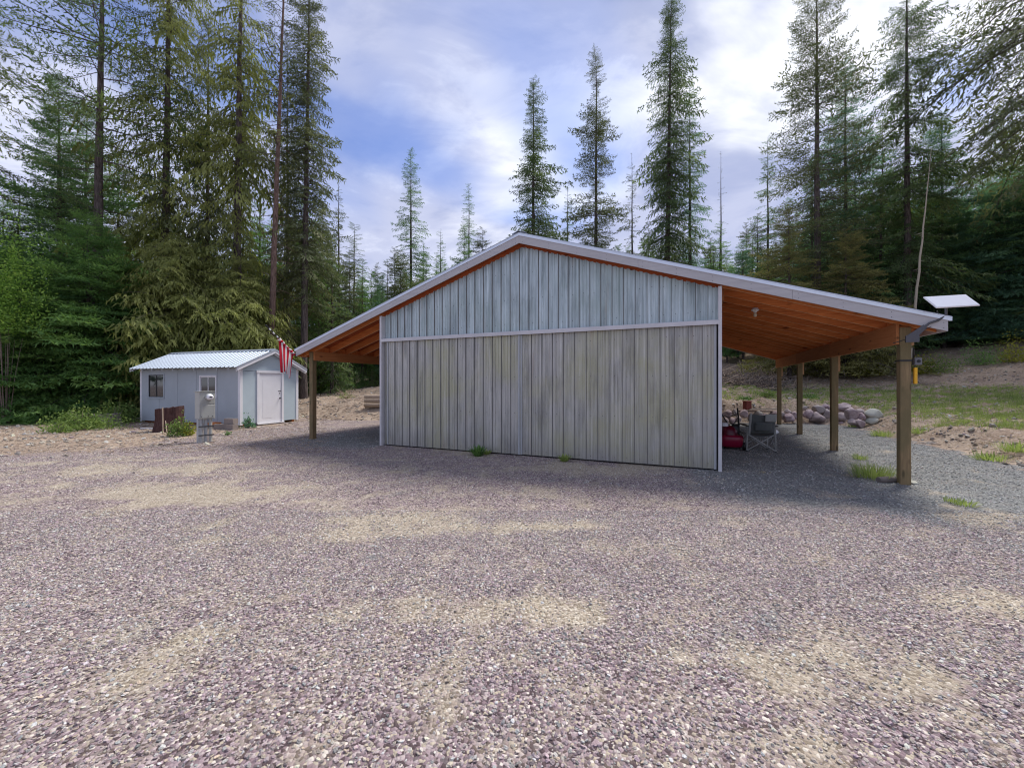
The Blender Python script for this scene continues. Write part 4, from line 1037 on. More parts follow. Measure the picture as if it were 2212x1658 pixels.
SHAPE = {
    'cone': lambda q: (1-q)**.72,
    'spire': lambda q: np.minimum(1, (1-q)*1.7)**.75*(.82+.18*q),
    'column': lambda q: np.minimum(1, (1-q)*2.3)**.75*(.85+.15*(1-q)),
    'bell': lambda q: np.minimum(1, (1-q)*2.1)**.62*(.8+.2*np.minimum(1, q*4)),
    'open': lambda q: np.minimum(1, (1-q)*1.8)**.7*np.minimum(1, .55+q*1.6),
}
def crown_mesh(h, zb, Rm, shape='cone', kind='fir', nbr=220, ntw=14, nsp=10, leaf='fir_green', pitch=(-.25, .55), droop=.25, tip=.1, rag=.25, seed=1, lean=(0, 0), curve=0, gaps=0.0, lat=1.0, wood='bark', inner=0.0, near=True, ssx=None):
    r = np.random.default_rng(seed); ss = (1.0 if Rm < 1.6 else .8 if Rm < 2.4 else .62 if Rm < 3.2 else .52) if near else (1.15 if Rm < 1.3 else .78)
    ss = ssx or ss
    pr_ = sprays(kind, int(ntw*(1+(1-ss)*.75)), nsp, ss)
    q = np.sort(r.random(nbr)**.9); wh = r.random(nbr) < .4; nw = max(8, int((h-zb)/.42)); q = np.where(wh, (np.floor(q*nw)+r.normal(.5, .13, nbr))/nw, q); q = np.clip(q, 0, .997)
    hn = r.uniform(0, 6.28, 4); hm = 1+rag*.6*(np.sin(q*23+hn[0])+np.sin(q*41+hn[1])*.6)/1.6
    L = Rm*SHAPE[shape](q)*hm*np.clip(r.normal(1-rag*.35, rag*.55, nbr), .25, 1.35)+.18+.22*(Rm > 1.2)
    if gaps: 
        gm = (np.sin(q*17+hn[2])+np.sin(q*37+hn[3]))*.5; L = L*np.where(gm > 1-gaps*2, .35, 1)
    az = np.arange(nbr)*2.399963+r.normal(0, .9, nbr); asy = 1+rag*.35*np.cos(az-hn[3]); L = L*asy
    pt = pitch[0]+(pitch[1]-pitch[0])*q**1.5+r.normal(0, .10, nbr); dr = droop*r.uniform(.5, 1.5, nbr)
    z0 = zb+(h-zb)*q; tintb = r.normal(.5, .16, nbr)
    Vs, Fs, Ms, Ts = [], [], [], []; off = 0; pick = r.integers(0, len(pr_), nbr)
    for p_ in range(len(pr_)):
        ix = np.where(pick == p_)[0]
        if not len(ix): continue
        V0, F0, M0, T0 = pr_[p_]
        x, y, z = V0[:, 0][None], V0[:, 1][None], V0[:, 2][None]; l = L[ix][:, None]
        mir = np.where(r.random(len(ix)) < .5, 1, -1)[:, None]; latf = lat*r.uniform(.8, 1.2, len(ix))[:, None]
        rx = x*l*np.cos(pt[ix])[:, None]; ly = y*l*mir*latf
        vz = z*l+x*l*np.sin(pt[ix])[:, None]-dr[ix][:, None]*l*np.clip(x, 0, 1.2)**2+tip*l*np.clip(x, 0, 1.2)**4
        ca, sa = np.cos(az[ix])[:, None], np.sin(az[ix])[:, None]
        ax_, ay_ = axis_at(z0[ix], h, lean, curve)
        Xw = ca*rx-sa*ly+ax_[:, None]; Yw = sa*rx+ca*ly+ay_[:, None]; Zw = z0[ix][:, None]+vz
        V_ = np.stack([Xw, Yw, Zw], 2).reshape(-1, 3); n0 = V0.shape[0]
        F_l = (np.arange(len(ix))[:, None, None]*n0+F0[None]).reshape(-1, 3)+off; off += len(V_)
        Vs.append(V_); Fs.append(F_l); Ms.append(np.tile(M0, len(ix))); Ts.append((tintb[ix][:, None]+T0[None]).ravel())
    V_ = np.concatenate(Vs); V_[:, 2] = np.maximum(V_[:, 2], .03)
    return np_mesh('crown', V_, np.concatenate(Fs), [wood, leaf], np.concatenate(Ms), np.concatenate(Ts))
def axis_at(z, h, lean, curve):
    t = np.asarray(z)/h; return lean[0]*t+curve*np.clip(t-.93, 0, 1)**1.0*12*.6, lean[1]*t
def trunk_mesh(h, r0, lean=(0, 0), curve=0, seed=1, mat='bark', stubs=0, zs=(.1, .6), stubL=.8, n=10, power=.8):
    r = random.Random(seed); pts = []; rad = []
    for i in range(16):
        t = i/15; z = -.4+(h+.3)*t; ax_, ay_ = axis_at(np.array([max(z, 0)]), h, lean, curve)
        pts.append((float(ax_[0])+r.uniform(-.02, .02), float(ay_[0])+r.uniform(-.02, .02), z)); rad.append(max(.012, r0*(1-t)**power*(1.25 if i == 0 else 1)))
    mb = MB().tube(pts, rad, n, cap=False)
    for i in range(stubs):
        z = h*r.uniform(*zs); a = r.uniform(0, 6.28); ax_, ay_ = axis_at(np.array([z]), h, lean, curve); l = stubL*r.uniform(.3, 1)
        p = Vector((float(ax_[0]), float(ay_[0]), z)); d = Vector((cos(a), sin(a), r.uniform(-.3, .15)))
        q1 = p+d*l*.55+Vector((0, 0, -.03)); q2 = p+d*l+Vector((r.uniform(-.1, .1), r.uniform(-.1, .1), r.uniform(-.2, .06)))*l
        mb.tube([p, q1, q2], [.02, .012, .004], 4, cap=False)
        if l > .5*stubL: mb.tube([q1, q1+Vector((cos(a+.8), sin(a+.8), -.1))*l*.3], [.008, .003], 3, cap=False)
    return mb.mesh('trunk', mat)
TREES = []
def tree(name, label, xd, depth, topy, Rpx, zbf, r0=.22, cat='tree', group=None, trunkmat='bark', stubs=10, basez=None, leanpx=0, stubL=.9, seed=None, curve=0, **kw):
    Rpx *= 1.1 if depth < 32 else .95; x = (xd-CX)/F_*depth; g = H(x, depth) if basez is None else basez
    h = CH+(HY-topy)/F_*depth-g; Rm = Rpx/F_*depth; zb = h*zbf; lean = (leanpx/F_*depth, random.uniform(-.3, .3)); seed = seed or int(xd*7+depth*13) % 9973
    e = empty(name, (x, depth, g), 0, label, cat, group)
    link('trunk', trunk_mesh(h, r0, lean, curve, seed, trunkmat, stubs, (.04, max(zbf+.15, .12)), stubL), e)
    if kw.get('nbr', 1): link('crown', crown_mesh(h, zb, Rm, lean=lean, curve=curve, seed=seed, near=depth < 32, **kw), e)
    TREES.append((x, depth, Rm)); return e

# left stand
tree('larch_tree', 'tall open larch with long bare curving branches at the upper left', 203, 21.5, -260, 135, .36, .27, leanpx=30, stubs=30, stubL=1.6, shape='open', kind='larch', nbr=150, ntw=18, nsp=11, ssx=.7, leaf='larch_green', pitch=(-.12, .35), droop=.18, tip=.22, rag=.5, lat=.75)
tree('fir_tree', 'dense green fir with its tip below the larch branches at the far left', 128, 23, 165, 105, .05, .2, shape='spire', kind='fir', nbr=330, ntw=16, nsp=11, leaf='deep_green', pitch=(-.3, .5), droop=.15, rag=.4)
tree('fir_tree', 'dark fir just left of the tall larch trunk', 178, 24.5, 215, 80, .08, .18, shape='spire', kind='fir', nbr=260, ntw=16, nsp=11, leaf='deep_green', pitch=(-.3, .5), droop=.2, rag=.4)
tree('fir_tree', 'green fir at the left edge of the photo behind the pale leafy tree', 30, 24, 400, 110, .04, .18, shape='spire', kind='fir', nbr=280, ntw=16, nsp=10, leaf='deep_green', pitch=(-.3, .5), droop=.2, rag=.35)
tree('pine_tree', 'tall tree whose ragged branches reach in at the upper left corner', -70, 21, -200, 110, .3, .25, shape='open', kind='fir', nbr=150, ntw=16, nsp=10, leaf='grey_green', pitch=(-.2, .4), rag=.5)
tree('fir_tree', 'bright green young fir with branches sweeping to the ground left of the shed', 195, 19.6, 470, 150, .03, .14, shape='cone', kind='fir', nbr=360, ntw=18, nsp=12, leaf='fir_green', pitch=(-.28, .5), droop=.16, rag=.35, lat=1.1)
tree('fir_tree', 'bright green fir with wide layered skirts at the left edge', 45, 19.5, 540, 180, .03, .14, shape='cone', kind='fir', nbr=360, ntw=18, nsp=12, leaf='fir_green', pitch=(-.28, .5), droop=.16, rag=.35, lat=1.1)
tree('fir_tree', 'small green fir under the larch behind the leafy bush', 120, 18.7, 640, 130, .03, .1, shape='cone', kind='fir', nbr=260, ntw=18, nsp=12, leaf='fir_green', pitch=(-.3, .45), droop=.18, rag=.35, lat=1.1)
tree('fir_tree', 'small green fir touching the left end of the shed', 262, 19.9, 560, 85, .1, .1, shape='cone', kind='fir', nbr=230, ntw=18, nsp=11, leaf='fir_green', pitch=(-.3, .45), droop=.2, rag=.35)
tree('cedar_tree', 'tall drooping cedar nearest the larch with foliage from mid trunk up', 352, 23.5, -250, 92, .20, .26, leanpx=22, stubs=12, shape='column', kind='cedar', nbr=270, ntw=12, nsp=9, leaf='cedar_olive', pitch=(-.3, .5), droop=.45, rag=.5, gaps=.2)
tree('cedar_tree', 'slender grey green cedar in the middle of the cedar group', 446, 25, 40, 58, .15, .18, shape='spire', kind='cedar', nbr=250, ntw=12, nsp=8, leaf='grey_green', pitch=(-.3, .4), droop=.5, rag=.5, gaps=.2)
tree('cedar_tree', 'tall olive green cedar with drooping fronds nearest the bare trunk', 508, 23.5, -260, 75, .13, .27, leanpx=12, stubs=8, shape='column', kind='cedar', nbr=290, ntw=12, nsp=9, leaf='cedar_olive', pitch=(-.3, .5), droop=.5, rag=.45, gaps=.15)
tree('cedar_tree', 'lower olive cedar with heavy fronds over the left half of the shed roof', 385, 21.3, 505, 95, .12, .16, shape='bell', kind='cedar', ssx=.58, nbr=340, ntw=14, nsp=10, leaf='cedar_olive', pitch=(-.2, .45), droop=.55, rag=.35)
tree('cedar_tree', 'lower olive cedar with heavy fronds over the right half of the shed roof', 515, 22, 560, 75, .12, .16, shape='bell', kind='cedar', ssx=.58, nbr=320, ntw=14, nsp=10, leaf='cedar_olive', pitch=(-.2, .45), droop=.55, rag=.35)
tree('cedar_tree', 'short olive cedar between the shed roof and the green firs', 318, 21.5, 600, 60, .1, .12, shape='bell', kind='cedar', nbr=220, ntw=14, nsp=9, leaf='cedar_olive', pitch=(-.2, .45), droop=.5, rag=.35)
tree('lodgepole_pine', 'tall pine with a long bare pinkish trunk behind the shed roof', 580, 22.5, -200, 52, .42, .19, leanpx=42, trunkmat='red_bark', stubs=60, stubL=1.3, shape='open', kind='larch', nbr=90, ntw=12, nsp=7, leaf='grey_green', pitch=(-.1, .4), droop=.1, rag=.5)
tree('spruce_tree', 'tall ragged column shaped conifer right of the bare pine trunk', 655, 24.5, -90, 56, .22, .23, leanpx=16, stubs=22, shape='column', kind='spruce', nbr=430, ntw=13, nsp=9, leaf='grey_green', pitch=(-.35, .5), droop=.3, rag=.35)
tree('spruce_tree', 'slender conifer with its top cut by the frame beside the ragged column', 622, 27, 90, 30, .18, .15, shape='column', kind='spruce', nbr=220, ntw=12, nsp=8, leaf='grey_green', pitch=(-.3, .5), droop=.3, rag=.4)
tree('young_conifer', 'thin olive conifer standing behind the flag', 612, 28, 480, 42, .08, .1, shape='spire', kind='spruce', nbr=170, ntw=12, nsp=8, leaf='brown_green', pitch=(-.2, .4), droop=.3, rag=.35)
tree('young_conifer', 'light green young conifer beside the trunk of the ragged column', 690, 29, 590, 40, .04, .1, shape='cone', kind='fir', nbr=170, ntw=12, nsp=8, leaf='fir_green', pitch=(-.2, .4), droop=.2, rag=.3)
tree('spruce_tree', 'narrow conifer with a tufted broken top left of the barn roof', 733, 34, 396, 30, .15, .16, shape='column', kind='spruce', nbr=180, ntw=11, nsp=8, leaf='grey_green', pitch=(-.3, .4), rag=.55, gaps=.25)
tree('fir_tree', 'green conical fir behind the left slope of the barn roof', 764, 36, 480, 48, .05, .15, shape='cone', kind='fir', nbr=210, ntw=12, nsp=8, leaf='larch_green', pitch=(-.3, .4), rag=.3)
tree('fir_tree', 'dark pointed fir standing alone against the sky left of the ridge', 888, 45, 325, 40, .12, .22, shape='spire', kind='spruce', nbr=300, ntw=12, nsp=8, leaf='deep_green', pitch=(-.35, .5), droop=.2, rag=.3)
tree('fir_tree', 'short dark fir touching the right side of the lone pointed fir', 916, 46, 525, 22, .1, .15, shape='cone', kind='spruce', nbr=130, ntw=10, nsp=7, leaf='deep_green')
tree('fir_tree', 'small fir midway between the two pointed firs left of the ridge', 952, 48, 500, 26, .1, .15, shape='cone', kind='spruce', nbr=150, ntw=10, nsp=7, leaf='deep_green')
tree('fir_tree', 'tiny topped pointed fir closest to the left of the barn ridge', 1013, 47, 396, 32, .1, .18, shape='cone', kind='spruce', nbr=230, ntw=11, nsp=7, leaf='deep_green', pitch=(-.3, .5), rag=.3)
tree('young_conifer', 'very thin small treetop just left of the barn ridge', 1054, 50, 555, 9, .2, .1, shape='cone', kind='spruce', nbr=70, ntw=9, nsp=6, leaf='deep_green')
tree('spruce_tree', 'dense olive conifer beside the light green leafy shrub', 705, 31, 520, 38, .05, .14, shape='spire', kind='spruce', nbr=200, ntw=12, nsp=8, leaf='grey_green', rag=.4)
tree('fir_tree', 'small dark fir lowest in the band left of the roof', 800, 38, 585, 34, .05, .14, shape='cone', kind='fir', nbr=170, ntw=12, nsp=8, leaf='deep_green', rag=.4)
tree('fir_tree', 'leafy green fir just above the left roof edge', 835, 40, 560, 34, .05, .14, shape='cone', kind='fir', nbr=170, ntw=12, nsp=8, leaf='larch_green', rag=.4)
# behind the ridge
tree('spruce_tree', 'tall shaggy conifer rising directly behind the barn ridge', 1152, 38, 168, 50, .12, .25, shape='column', kind='spruce', nbr=520, ntw=12, nsp=9, leaf='larch_green', pitch=(-.35, .6), droop=.25, rag=.5)
tree('fir_tree', 'tall conifer with a bent tip and see-through crown right of the ridge', 1287, 38, 106, 56, .12, .24, curve=-.35, stubs=14, shape='spire', kind='fir', nbr=430, ntw=12, nsp=9, leaf='grey_green', pitch=(-.2, .5), droop=.15, rag=.35, gaps=.15)
tree('spruce_tree', 'tallest shaggy conifer in the middle with its trunk showing low down', 1438, 34, -20, 52, .26, .26, leanpx=10, stubs=18, shape='column', kind='spruce', nbr=560, ntw=12, nsp=9, leaf='larch_green', pitch=(-.4, .55), droop=.3, rag=.5)
tree('spruce_tree', 'slimmer conifer close to the right of the tallest middle one', 1490, 36, 180, 34, .2, .2, shape='spire', kind='spruce', nbr=300, ntw=12, nsp=8, leaf='blue_green', pitch=(-.35, .5), droop=.25, rag=.45)
tree('spruce_tree', 'thin ragged conifer left of the tallest middle one', 1366, 40, 328, 20, .2, .15, shape='column', kind='spruce', nbr=170, ntw=10, nsp=8, leaf='grey_green', rag=.6, gaps=.2)
tree('spruce_tree', 'small dark conifer between the shaggy one and the bent topped one', 1226, 42, 400, 22, .1, .15, shape='spire', kind='spruce', nbr=170, ntw=10, nsp=8, leaf='deep_green', rag=.4)
tree('young_conifer', 'low olive conifer at the foot of the tallest middle tree', 1452, 38, 500, 34, .05, .12, shape='bell', kind='cedar', nbr=160, ntw=11, nsp=8, leaf='cedar_olive')
tree('dead_snag', 'nearly bare dead spire between the middle and right hand trees', 1557, 45, 325, 13, .25, .14, stubs=90, stubL=1.0, shape='cone', kind='spruce', nbr=60, ntw=9, nsp=5, leaf='grey_green', rag=.5, droop=.3)
# right side
tree('douglas_fir', 'broad tall fir with a long bare lower trunk above the right roof slope', 1766, 29, -70, 98, .26, .27, stubs=26, stubL=1.4, shape='spire', kind='fir', nbr=270, ntw=16, nsp=9, leaf='grey_green', pitch=(-.15, .6), droop=.12, tip=.12, rag=.3)
tree('fir_tree', 'dark fir tucked close behind the right of the broad tall fir', 1828, 33, 120, 78, .12, .22, shape='spire', kind='fir', nbr=320, ntw=14, nsp=10, leaf='blue_green', pitch=(-.25, .5), rag=.35)
tree('hemlock_tree', 'tall ragged conifer with one long branch reaching right', 1962, 28, -90, 75, .18, .26, stubs=16, stubL=1.3, shape='column', kind='spruce', nbr=380, ntw=15, nsp=10, leaf='larch_green', pitch=(-.35, .5), droop=.3, rag=.6, gaps=.15)
tree('fir_tree', 'mid height conifer right of the ragged tall one', 2040, 31, 240, 62, .1, .2, shape='spire', kind='fir', nbr=300, ntw=14, nsp=10, leaf='blue_green', rag=.4)
tree('larch_tree', 'large drooping conifer at the upper right edge', 2285, 22.5, -330, 160, .38, .3, shape='bell', kind='larch', nbr=220, ntw=19, nsp=12, ssx=.62, leaf='grey_green', pitch=(-.3, .4), droop=.45, rag=.5)
tree('fir_tree', 'dark blue green fir filling the right edge behind the antenna', 2150, 29, 395, 125, .06, .2, shape='spire', kind='fir', nbr=420, ntw=17, nsp=11, leaf='blue_green', pitch=(-.25, .45), droop=.22, rag=.35)
tree('fir_tree', 'green fir directly above the antenna', 2040, 30, 420, 90, .05, .16, shape='spire', kind='fir', nbr=300, ntw=16, nsp=10, leaf='deep_green', pitch=(-.25, .45), rag=.35)
tree('fir_tree', 'fir between the broad fir and the leaning pale trunk', 1900, 30, 380, 75, .05, .16, shape='spire', kind='fir', nbr=300, ntw=14, nsp=10, leaf='deep_green', pitch=(-.25, .45), rag=.35)
tree('hemlock_tree', 'brownish green low conifer with layered branches left of the broad fir trunk', 1705, 27, 455, 88, .06, .14, shape='cone', kind='fir', nbr=280, ntw=16, nsp=11, leaf='brown_green', pitch=(-.2, .4), droop=.2, rag=.4)
tree('hemlock_tree', 'brownish green low conifer with layered branches right of the broad fir trunk', 1825, 26, 500, 92, .06, .14, shape='cone', kind='fir', nbr=280, ntw=16, nsp=11, leaf='brown_green', pitch=(-.2, .4), droop=.2, rag=.4)
tree('fir_tree', 'small conifer with a fine spire left of the broad fir', 1660, 36, 300, 42, .08, .15, shape='cone', kind='spruce', nbr=220, ntw=12, nsp=8, leaf='deep_green', rag=.5)
tree('dead_tree', 'dead pale trunk leaning to the right among the firs', 1962, 24.5, 320, 5, .8, .10, trunkmat='pale_wood', leanpx=44, stubs=20, stubL=.5, nbr=0)
tree('fir_tree', 'shadowy fir at the right edge under the large drooping conifer', 2235, 27, 330, 100, .06, .2, shape='spire', kind='fir', nbr=320, ntw=16, nsp=11, leaf='deep_green', pitch=(-.25, .4), rag=.35)

# trees of the wood behind, copies of seven kinds
protos = []
for i, (hh, rr_, sh, kd, lf, zb) in enumerate([(15, 2.0, 'cone', 'fir', 'deep_green', .06), (17, 1.7, 'spire', 'spruce', 'grey_green', .15), (13, 2.1, 'cone', 'fir', 'larch_green', .05), (18, 1.5, 'column', 'spruce', 'deep_green', .2), (14, 2.1, 'spire', 'fir', 'blue_green', .08), (12, 1.9, 'bell', 'cedar', 'cedar_olive', .05), (16, 1.9, 'spire', 'fir', 'fir_green', .1)]):
    protos.append((hh, trunk_mesh(hh, .16, seed=i, stubs=8, n=7), crown_mesh(hh, hh*zb, rr_, sh, kd, nbr=190, ntw=11, nsp=8, leaf=lf, rag=.4, seed=40+i, near=False, ssx=1.1)))
ADJ = ['dark green', 'slim grey green', 'yellow green', 'column shaped', 'blue green', 'drooping olive', 'bright green']
def bgtree(x, y, k_, s, label, group):
    label = label.replace('conifer', ADJ[k_]+' conifer', 1); group = ADJ[k_]+' '+group
    hh, tm, cm = protos[k_]; e = empty('background_conifer', (x, y, H(x, y)-.1), random.uniform(0, 6.28), label, 'tree', group)
    e.scale = (s*random.uniform(.9, 1.15), s*random.uniform(.9, 1.15), s)
    link('trunk', tm, e); link('crown', cm, e); TREES.append((x, y, 1.0))
def fill(n, fx, label, group, smin, smax, mind=2.0, ks=range(7)):
    c = 0; tries = 0
    while c < n and tries < n*30:
        tries += 1; x, y = fx()
        if any((x-a)**2+(y-b)**2 < mind*mind for a, b, _ in TREES): continue
        bgtree(x, y, random.choice(list(ks)), random.uniform(smin, smax), label, group); c += 1
def fxr(xa, xb, ya, yb):
    def f():
        y = random.uniform(ya, yb); return (random.uniform(xa, xb)-CX)/F_*y, y
    return f
fill(34, fxr(-60, 720, 26, 34), 'conifer deep in the wood behind the shed and the tall cedars', 'conifers of the wood behind the shed', .75, 1.1, 2.2, (0, 1, 2, 4, 5, 6))
fill(26, fxr(-80, 700, 34, 52), 'conifer far back in the wood behind the shed', 'far conifers behind the shed', .8, 1.15, 2.5)
fill(54, fxr(680, 1110, 32, 46), 'conifer in the tree band beyond the left slope of the roof', 'conifers beyond the left roof slope', .5, .8, 1.6)
fill(36, fxr(720, 1120, 52, 75), 'small far conifer on the skyline left of the barn ridge', 'far conifers on the left skyline', .6, 1.0, 2.2)
fill(78, fxr(1110, 1640, 34, 56), 'conifer on the hillside behind the barn ridge', 'hillside conifers behind the ridge', .45, .85, 1.7)
fill(70, fxr(1600, 2260, 33, 52), 'conifer in the dense hillside wood above the right roof slope', 'hillside conifers at the right', .65, 1.1, 2.7, (0, 1, 2, 3, 4, 6))
fill(36, fxr(1560, 2300, 54, 85), 'conifer high on the hillside at the right', 'highest hillside conifers', .6, 1.0, 3)
fill(16, fxr(2260, 2700, 20, 40), 'conifer just outside the right edge', 'conifers past the right edge', .8, 1.1, 2.5)

# ------------------------------------------------------------------ broadleaf shrubs, bushes, weeds
def leaf_cloud(n, rx, ry, rz, size, seed, stems=0, elong=2.0, up=.5):
    r = np.random.default_rng(seed)
    u = r.normal(size=(n, 3)); u /= np.linalg.norm(u, axis=1, keepdims=True); rad = r.random(n)**.45
    lob = 1+.22*np.sin(u[:, 0]*5+seed)+.18*np.sin(u[:, 1]*6+2*seed)+.15*np.sin(u[:, 2]*7)
    C = u*(rad*lob)[:, None]*np.array([rx, ry, rz]); C[:, 2] = np.abs(C[:, 2])*.9+C[:, 2]*.1+.02
    d = r.normal(size=(n, 3)); d[:, 2] += up; d /= np.linalg.norm(d, axis=1, keepdims=True)
    s = np.cross(d, r.normal(size=(n, 3))); s /= np.linalg.norm(s, axis=1, keepdims=True); L = size*r.uniform(.6, 1.3, n)[:, None]
    A = C; B = C+d*L*.5+s*L/elong*.5; D_ = C+d*L*.5-s*L/elong*.5; T_ = C+d*L-np.array([0, 0, .15])*L
    V = np.stack([A, B, T_, D_], 1).reshape(-1, 3); V[:, 2] = np.maximum(V[:, 2], .0)
    F = (np.arange(n)[:, None]*4+np.array([0, 1, 2, 3])[None])
    return V, F, np.repeat(r.normal(.5, .2, n), 4)
def bush(name, pos, r3, n, size, leaf, label, cat='bush', group=None, seed=1, stems=9, elong=2.0, z0=0):
    e = empty(name, pos, 0, label, cat, group)
    V, F, t = leaf_cloud(n, *r3, size, seed, elong=elong); V[:, 2] += z0
    link('foliage', np_mesh('foliage', V, F, [leaf], None, t), e)
    rr = random.Random(seed); mb = MB()
    for i in range(stems):
        a = rr.uniform(0, 6.28); q = Vector((cos(a)*r3[0]*.6*rr.random(), sin(a)*r3[1]*.6*rr.random(), r3[2]*rr.uniform(.6, .95)))
        mb.tube([(q.x*.2, q.y*.2, -.05), q*.55, q], [.014, .009, .003], 5, cap=False)
    mb.build('stems', 'stick_grey', e); return e
bush('leafy_bush', gd(180, 927), (1.15, .7, .72), 3200, .085, 'shrub_leaf', 'low spreading leafy bush round the grey stump at the left', seed=3)
bush('leafy_bush', gd(243, 914)+Vector((.1, .1, 0)), (.7, .55, .9), 1900, .085, 'shrub_leaf', 'taller leafy bush right of the grey stump', seed=4)
bush('leafy_bush', gd(128, 935), (.5, .3, .3), 500, .08, 'shrub_leaf', 'small leafy tuft at the left foot of the spreading bush', seed=5)
bush('leafy_plant', gd(385, 942), (.32, .25, .60), 560, .085, 'shrub_leaf', 'bright green leafy plant growing against the dark stump', 'plant', seed=6)
bush('leafy_plant', gd(408, 940), (.30, .22, .42), 380, .075, 'yellow_leaf', 'yellowing plant between the dark stump and the meter box', 'plant', seed=7)
bush('leafy_plant', gd(536, 924), (.28, .22, .42), 330, .085, 'blue_green', 'grey green weed at the right of the shed corner board', 'plant', seed=8)
bush('leafy_plant', gd(492, 940), (.10, .10, .12), 70, .06, 'fir_green', 'tiny weed on the dirt before the stacked blocks', 'plant', seed=9, stems=2)
bush('leafy_tree', at(12, 16.6), (1.3, 1.1, 5.6), 5200, .12, 'bright_leaf', 'pale green leafy young tree at the left edge', 'tree', seed=10, stems=14, z0=3.6)
rb = random.Random(12)
for i, (xd, yd, dd, rr_, hh, lf, lab) in enumerate([
    (1880, 655, 25.0, 1.1, 1.6, 'yellow_leaf', 'yellow green shrub above the right roof slope under the firs'), (2190, 745, 22.5, .9, 1.5, 'yellow_leaf', 'yellow leaved shrub at the treeline by the right edge'),
    (2035, 735, 23, 1.0, 1.3, 'shrub_leaf', 'olive leafy shrub at the treeline behind the antenna mast'), (2120, 748, 23, 1.1, 1.3, 'fir_green', 'dark green leafy shrub at the treeline right of the antenna'),
    (1985, 745, 23.5, .9, 1.2, 'yellow_leaf', 'yellowish shrub at the treeline behind the right front post'), (720, 812, 31, 1.6, 1.5, 'shrub_leaf', 'green undergrowth bush at the treeline behind the left post'),
    (765, 808, 32, 1.6, 1.7, 'fir_green', 'dark green undergrowth bush seen through the left lean-to'), (805, 800, 33, 1.6, 1.6, 'shrub_leaf', 'green undergrowth bush by the left barn wall above the dirt mound'),
    (690, 640, 30, 1.2, 3.2, 'bright_leaf', 'light green leafy shrub right of the ragged column tree'), (1600, 795, 26, .7, .5, 'dry_blade', 'dry yellow brush clump on the slope behind the barn'),
    (1610, 838, 19, .35, .25, 'fir_green', 'left green weed clump above the rusty box'), (1655, 842, 19.5, .6, .3, 'shrub_leaf', 'right green weed clump above the rock wall behind the chair'),
    (1745, 845, 19.5, .6, .28, 'fir_green', 'dark green weed clump between the farthest posts')]):
    x = (xd-CX)/F_*dd
    bush('shrub', (x, dd, H(x, dd)), (rr_, rr_*.7, hh), int(700+500*rr_*hh), .09 if rr_ > .7 else .06, lf, lab, 'shrub', seed=20+i)
def weed(xd, yd, n, L, w, mat, label, spread=.12, seed=1, pos=None):
    r = np.random.default_rng(seed); p = gd(xd, yd) if pos is None else pos
    a = r.random(n)*6.28; lean = r.uniform(.15, 1.0, n); l = L*r.uniform(.5, 1.1, n)
    b = np.stack([np.cos(a)*spread*r.random(n), np.sin(a)*spread*r.random(n), np.zeros(n)], 1); d = np.stack([np.cos(a)*np.sin(lean), np.sin(a)*np.sin(lean), np.cos(lean)], 1); s = np.stack([-np.sin(a), np.cos(a), np.zeros(n)], 1)
    m = b+d*l[:, None]*.6; t = m+(d*.4-np.array([0, 0, .12]))*l[:, None]
    V = np.stack([b-s*w*.4, b+s*w*.4, m+s*w*.5, m-s*w*.5, t], 1).reshape(-1, 3); i0 = np.arange(n)[:, None]*5
    F = np.concatenate([i0+np.array([0, 1, 2]), i0+np.array([0, 2, 3]), i0+np.array([3, 2, 4])])
    o = link('weed', np_mesh('weed', V, F, [mat], None, np.repeat(r.normal(.5, .2, n), 5))); o.location = (p.x, p.y, 0 if pos is None else p.z)
    return tag(o, label, 'weed')
weed(1033, 984, 150, .30, .022, 'fir_green', 'largest green weed at the foot of the left sliding door', .10, 1)
weed(1052, 981, 40, .16, .02, 'grass_blade', 'small pale weed just right of the largest weed at the left door', .07, 2)
weed(1219, 996, 80, .20, .016, 'grass_blade', 'pale green weed at the foot of the right sliding door', .08, 3)
weed(1885, 1030, 420, .30, .008, 'grass_blade', 'pale grass clump in the gravel left of the right front post', .34, 4)
weed(1858, 992, 120, .16, .008, 'grass_blade', 'small yellowish grass tuft behind the pale grass clump', .15, 5)
weed(2082, 1090, 90, .10, .01, 'grass_blade', 'low green weed in the gravel at the right of the right front post', .14, 6)
weed(2055, 1083, 50, .08, .009, 'grass_blade', 'tiny green tuft nearest the right front post on its right side', .10, 7)
weed(1652, 1022, 26, .06, .006, 'dry_blade', 'tiny dry tuft in the gravel before the folding chair', .10, 8)
for i, (xd, yd, dd, L, lab) in enumerate([(1905, 905, 12.6, .30, 'grass tuft on the bank just left of the right front post'), (1990, 900, 12, .28, 'grass tuft on the bank just right of the right front post'), (2140, 990, 8.6, .26, 'drooping grass tuft on the dirt bank near the right edge'), (2195, 975, 8.7, .30, 'long grass tuft on the dirt bank at the right edge'), (1850, 895, 15.2, .22, 'grass tuft below the pale boulder')]):
    x = (xd-CX)/F_*dd; weed(0, 0, 220, L, .010, 'grass_blade', lab, .30, 50+i, Vector((x, dd, H(x, dd)-.02)))
# young tree sprig on the dirt seen through the left opening
sx_, sy_ = (1037-0)/1.389, 0
p = at(748, 23.5); e = empty('dry_sapling', p, 0, 'small broken dry sapling on the dirt beyond the left lean-to', 'sapling')
mb = MB(); rr = random.Random(5)
for i in range(12): a = rr.uniform(0, 6.28); mb.tube([(0, 0, -.05), (cos(a)*.2, sin(a)*.2, .25*rr.random()+.1), (cos(a)*rr.uniform(.4, .8), sin(a)*.4, rr.uniform(.05, .7))], [.02, .012, .004], 4, cap=False)
mb.build('stem', 'stick_pale', e); V, F, t = leaf_cloud(260, .7, .5, .35, .07, 77); link('leaves', np_mesh('leaves', V, F, ['grass_blade'], None, t), e)

